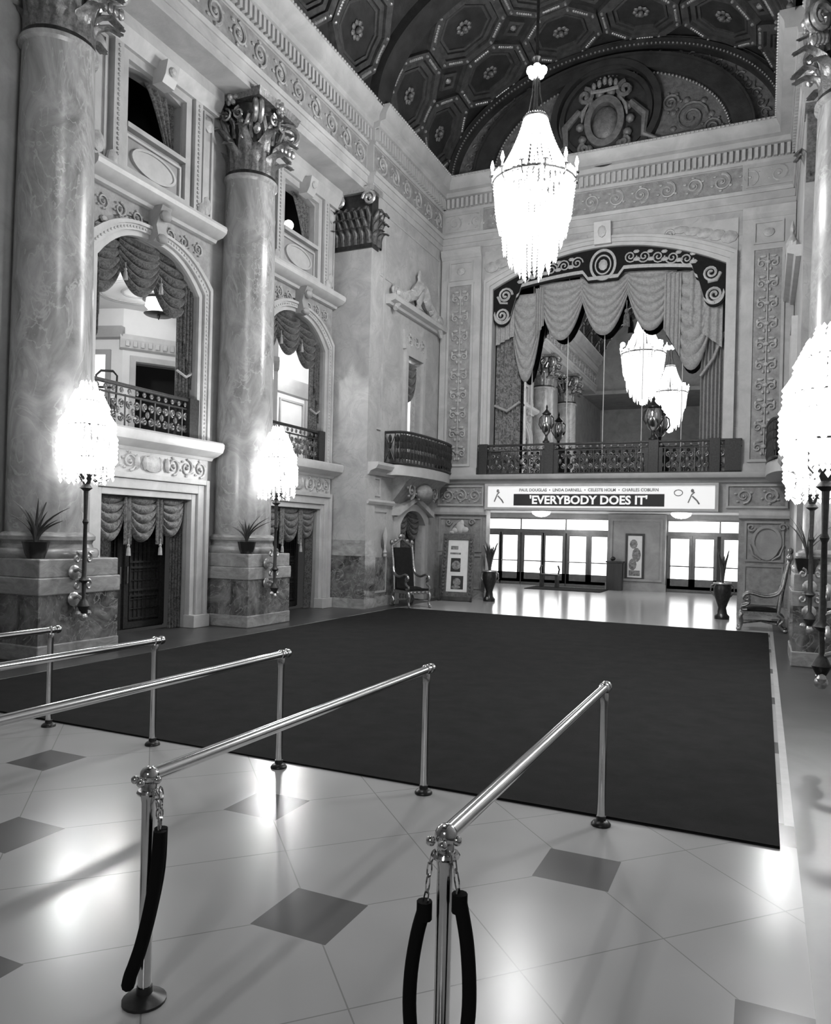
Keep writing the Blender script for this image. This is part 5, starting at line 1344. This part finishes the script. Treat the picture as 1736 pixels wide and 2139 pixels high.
p = planter('dark bronze jar with a tall dark plant at the left door jamb', False); p.location = (-8.2, 24.0, 0); p.scale = (.82, .82, 1.05)
p = planter('dark bronze jar with a slim dark plant at the right door jamb', True); p.location = (-1.0, 23.0, 0); p.scale = (.82, .82, 1.05)
# small balcony window and doorway on the left far wall
f = Fr((XF - .15, 22.3, 0), (0, 1, 0), (1, 0, 0))
t = thing('curtain', 'dark looped curtain in the narrow window under the left pediment', 'curtain', f.p(-.3, 4.5, 0))
m = MB(f); curtain(m, -.6, -.2, 4.5, 7.7, -.05, f, 3, .04, (5.6, .5, -1)); m.build('cloth', 'drape_dark', t, world=True, smooth=70)
m = MB(f); swag(m, -.6, .5, 7.7, 1.3, .0, f, 5, .15); m.build('swag', 'drape_dark', t, world=True, smooth=70)
t = thing('curtain', 'pale curtain on the far side of the narrow window under the left pediment', 'curtain', f.p(.3, 4.5, 0))
m = MB(f); curtain(m, .36, .54, 4.5, 7.7, -.04, f, 2, .03); m.build('cloth', 'drape_pale', t, world=True, smooth=70)
t = thing('curtain', 'patterned drape filling the small arched doorway behind the left throne chair', 'curtain', f.p(0, 0, 0))
m = MB(f); curtain(m, -.95, .95, .02, 2.9, -.12, f, 9, .06); m.build('cloth', 'drape_dark', t, world=True, smooth=70)
m = MB(f); swag(m, -.95, .05, 2.85, .9, .0, f, 5); swag(m, -.05, .95, 2.85, .9, .02, f, 5); m.build('swag', 'drape_dark', t, world=True, smooth=70)
t = thing('wall_sconce', 'slim pale hanging ornament on the pier left of the small doorway', 'ornament', FF.p(20.35, 1.6, .05))
m = MB(FF); m.lathe([(.01, 1.5), (.07, 1.6), (.03, 1.7), (.06, 1.9), (.09, 2.1), (.02, 2.35)], (20.35, 0, .1), 10, ax='v'); m.ball((20.35, 1.5, .1), .06, 8, 5); m.build('body', 'relief', t, world=True)
m = MB(FF); m.ball((20.35, 1.9, .03), (.1, .2, .03), 8, 5); m.build('back_plate', 'gilt_dark', t, world=True)

# ================================================================ camera and light
cam = bpy.data.cameras.new('camera'); co = bpy.data.objects.new('camera', cam); COL.objects.link(co)
cam.sensor_fit = 'HORIZONTAL'; cam.sensor_width = 36; cam.lens = 36 * 1593.3 / 1736; cam.shift_y = 43.6 / 1736; cam.clip_end = 200; cam.clip_start = .05
r, u, fw = V((0.90973385, 0.4144845, 0.02422663)), V((-0.02204626, -0.01004451, 0.99970649)), V((-0.41460619, 0.91000094, 0))
mw = Matrix.Identity(4)
for i in range(3): mw[i][0], mw[i][1], mw[i][2] = r[i], u[i], -fw[i]
mw.translation = V((0, 0, 2.2)); co.matrix_world = mw
SC.camera = co

PCH, PT = 1900, 300
def ring_lights(root, n, r, z, p, rad):
    for k in range(n):
        a = 2 * pi * (k + .5) / n; lamp('candle_light', (r * cos(a), r * sin(a), z), p, rad, parent=root)
for c, p in ((ch, PCH), (c2, PCH * .22)):
    ring_lights(c, 4, 1.05, -2.2, p / 6, .1); lamp('pendant_light', (0, 0, -4.55), p / 3, .12, parent=c)
for t in (t1, t2, t3, t4): 
    for s in (-1, 1): lamp('candle_light', (.52, s * .42, 3.6), PT / 2, .08, parent=t)
for loc, p in (((-14.4, 12.6, 7.6), 360), ((-14.2, 21.9, 7.5), 110), ((-12.0, 23.6, 7.2), 160)):
    lamp('room_fill_light', loc, p, .25)  # added out of view to brighten the rooms behind the windows
fl = bpy.data.lights.new('photographer_floodlight', 'AREA'); fl.energy = 65; fl.shape = 'DISK'; fl.size = .5
fo = bpy.data.objects.new('photographer_floodlight', fl); COL.objects.link(fo); fo.location = (-1.0, -1.3, 3.6)
fo.rotation_euler = (V((-4, 8, 1.5)) - V(fo.location)).to_track_quat('-Z', 'Y').to_euler()
W = bpy.data.worlds.new('World'); SC.world = W; W.use_nodes = True
W.node_tree.nodes['Background'].inputs[0].default_value = (.5, .5, .5, 1); W.node_tree.nodes['Background'].inputs[1].default_value = .06
vs = SC.view_settings; vs.view_transform = 'Standard'; vs.look = 'None'; vs.gamma = 1; vs.exposure = 0.18; vs.use_curve_mapping = False
cy = SC.cycles; cy.max_bounces = 4; cy.diffuse_bounces = 3; cy.glossy_bounces = 3; cy.use_adaptive_sampling = True; cy.adaptive_threshold = .08; cy.transmission_bounces = 2; cy.caustics_reflective = False; cy.caustics_refractive = False
cy.sample_clamp_indirect = 4; cy.use_denoising = True
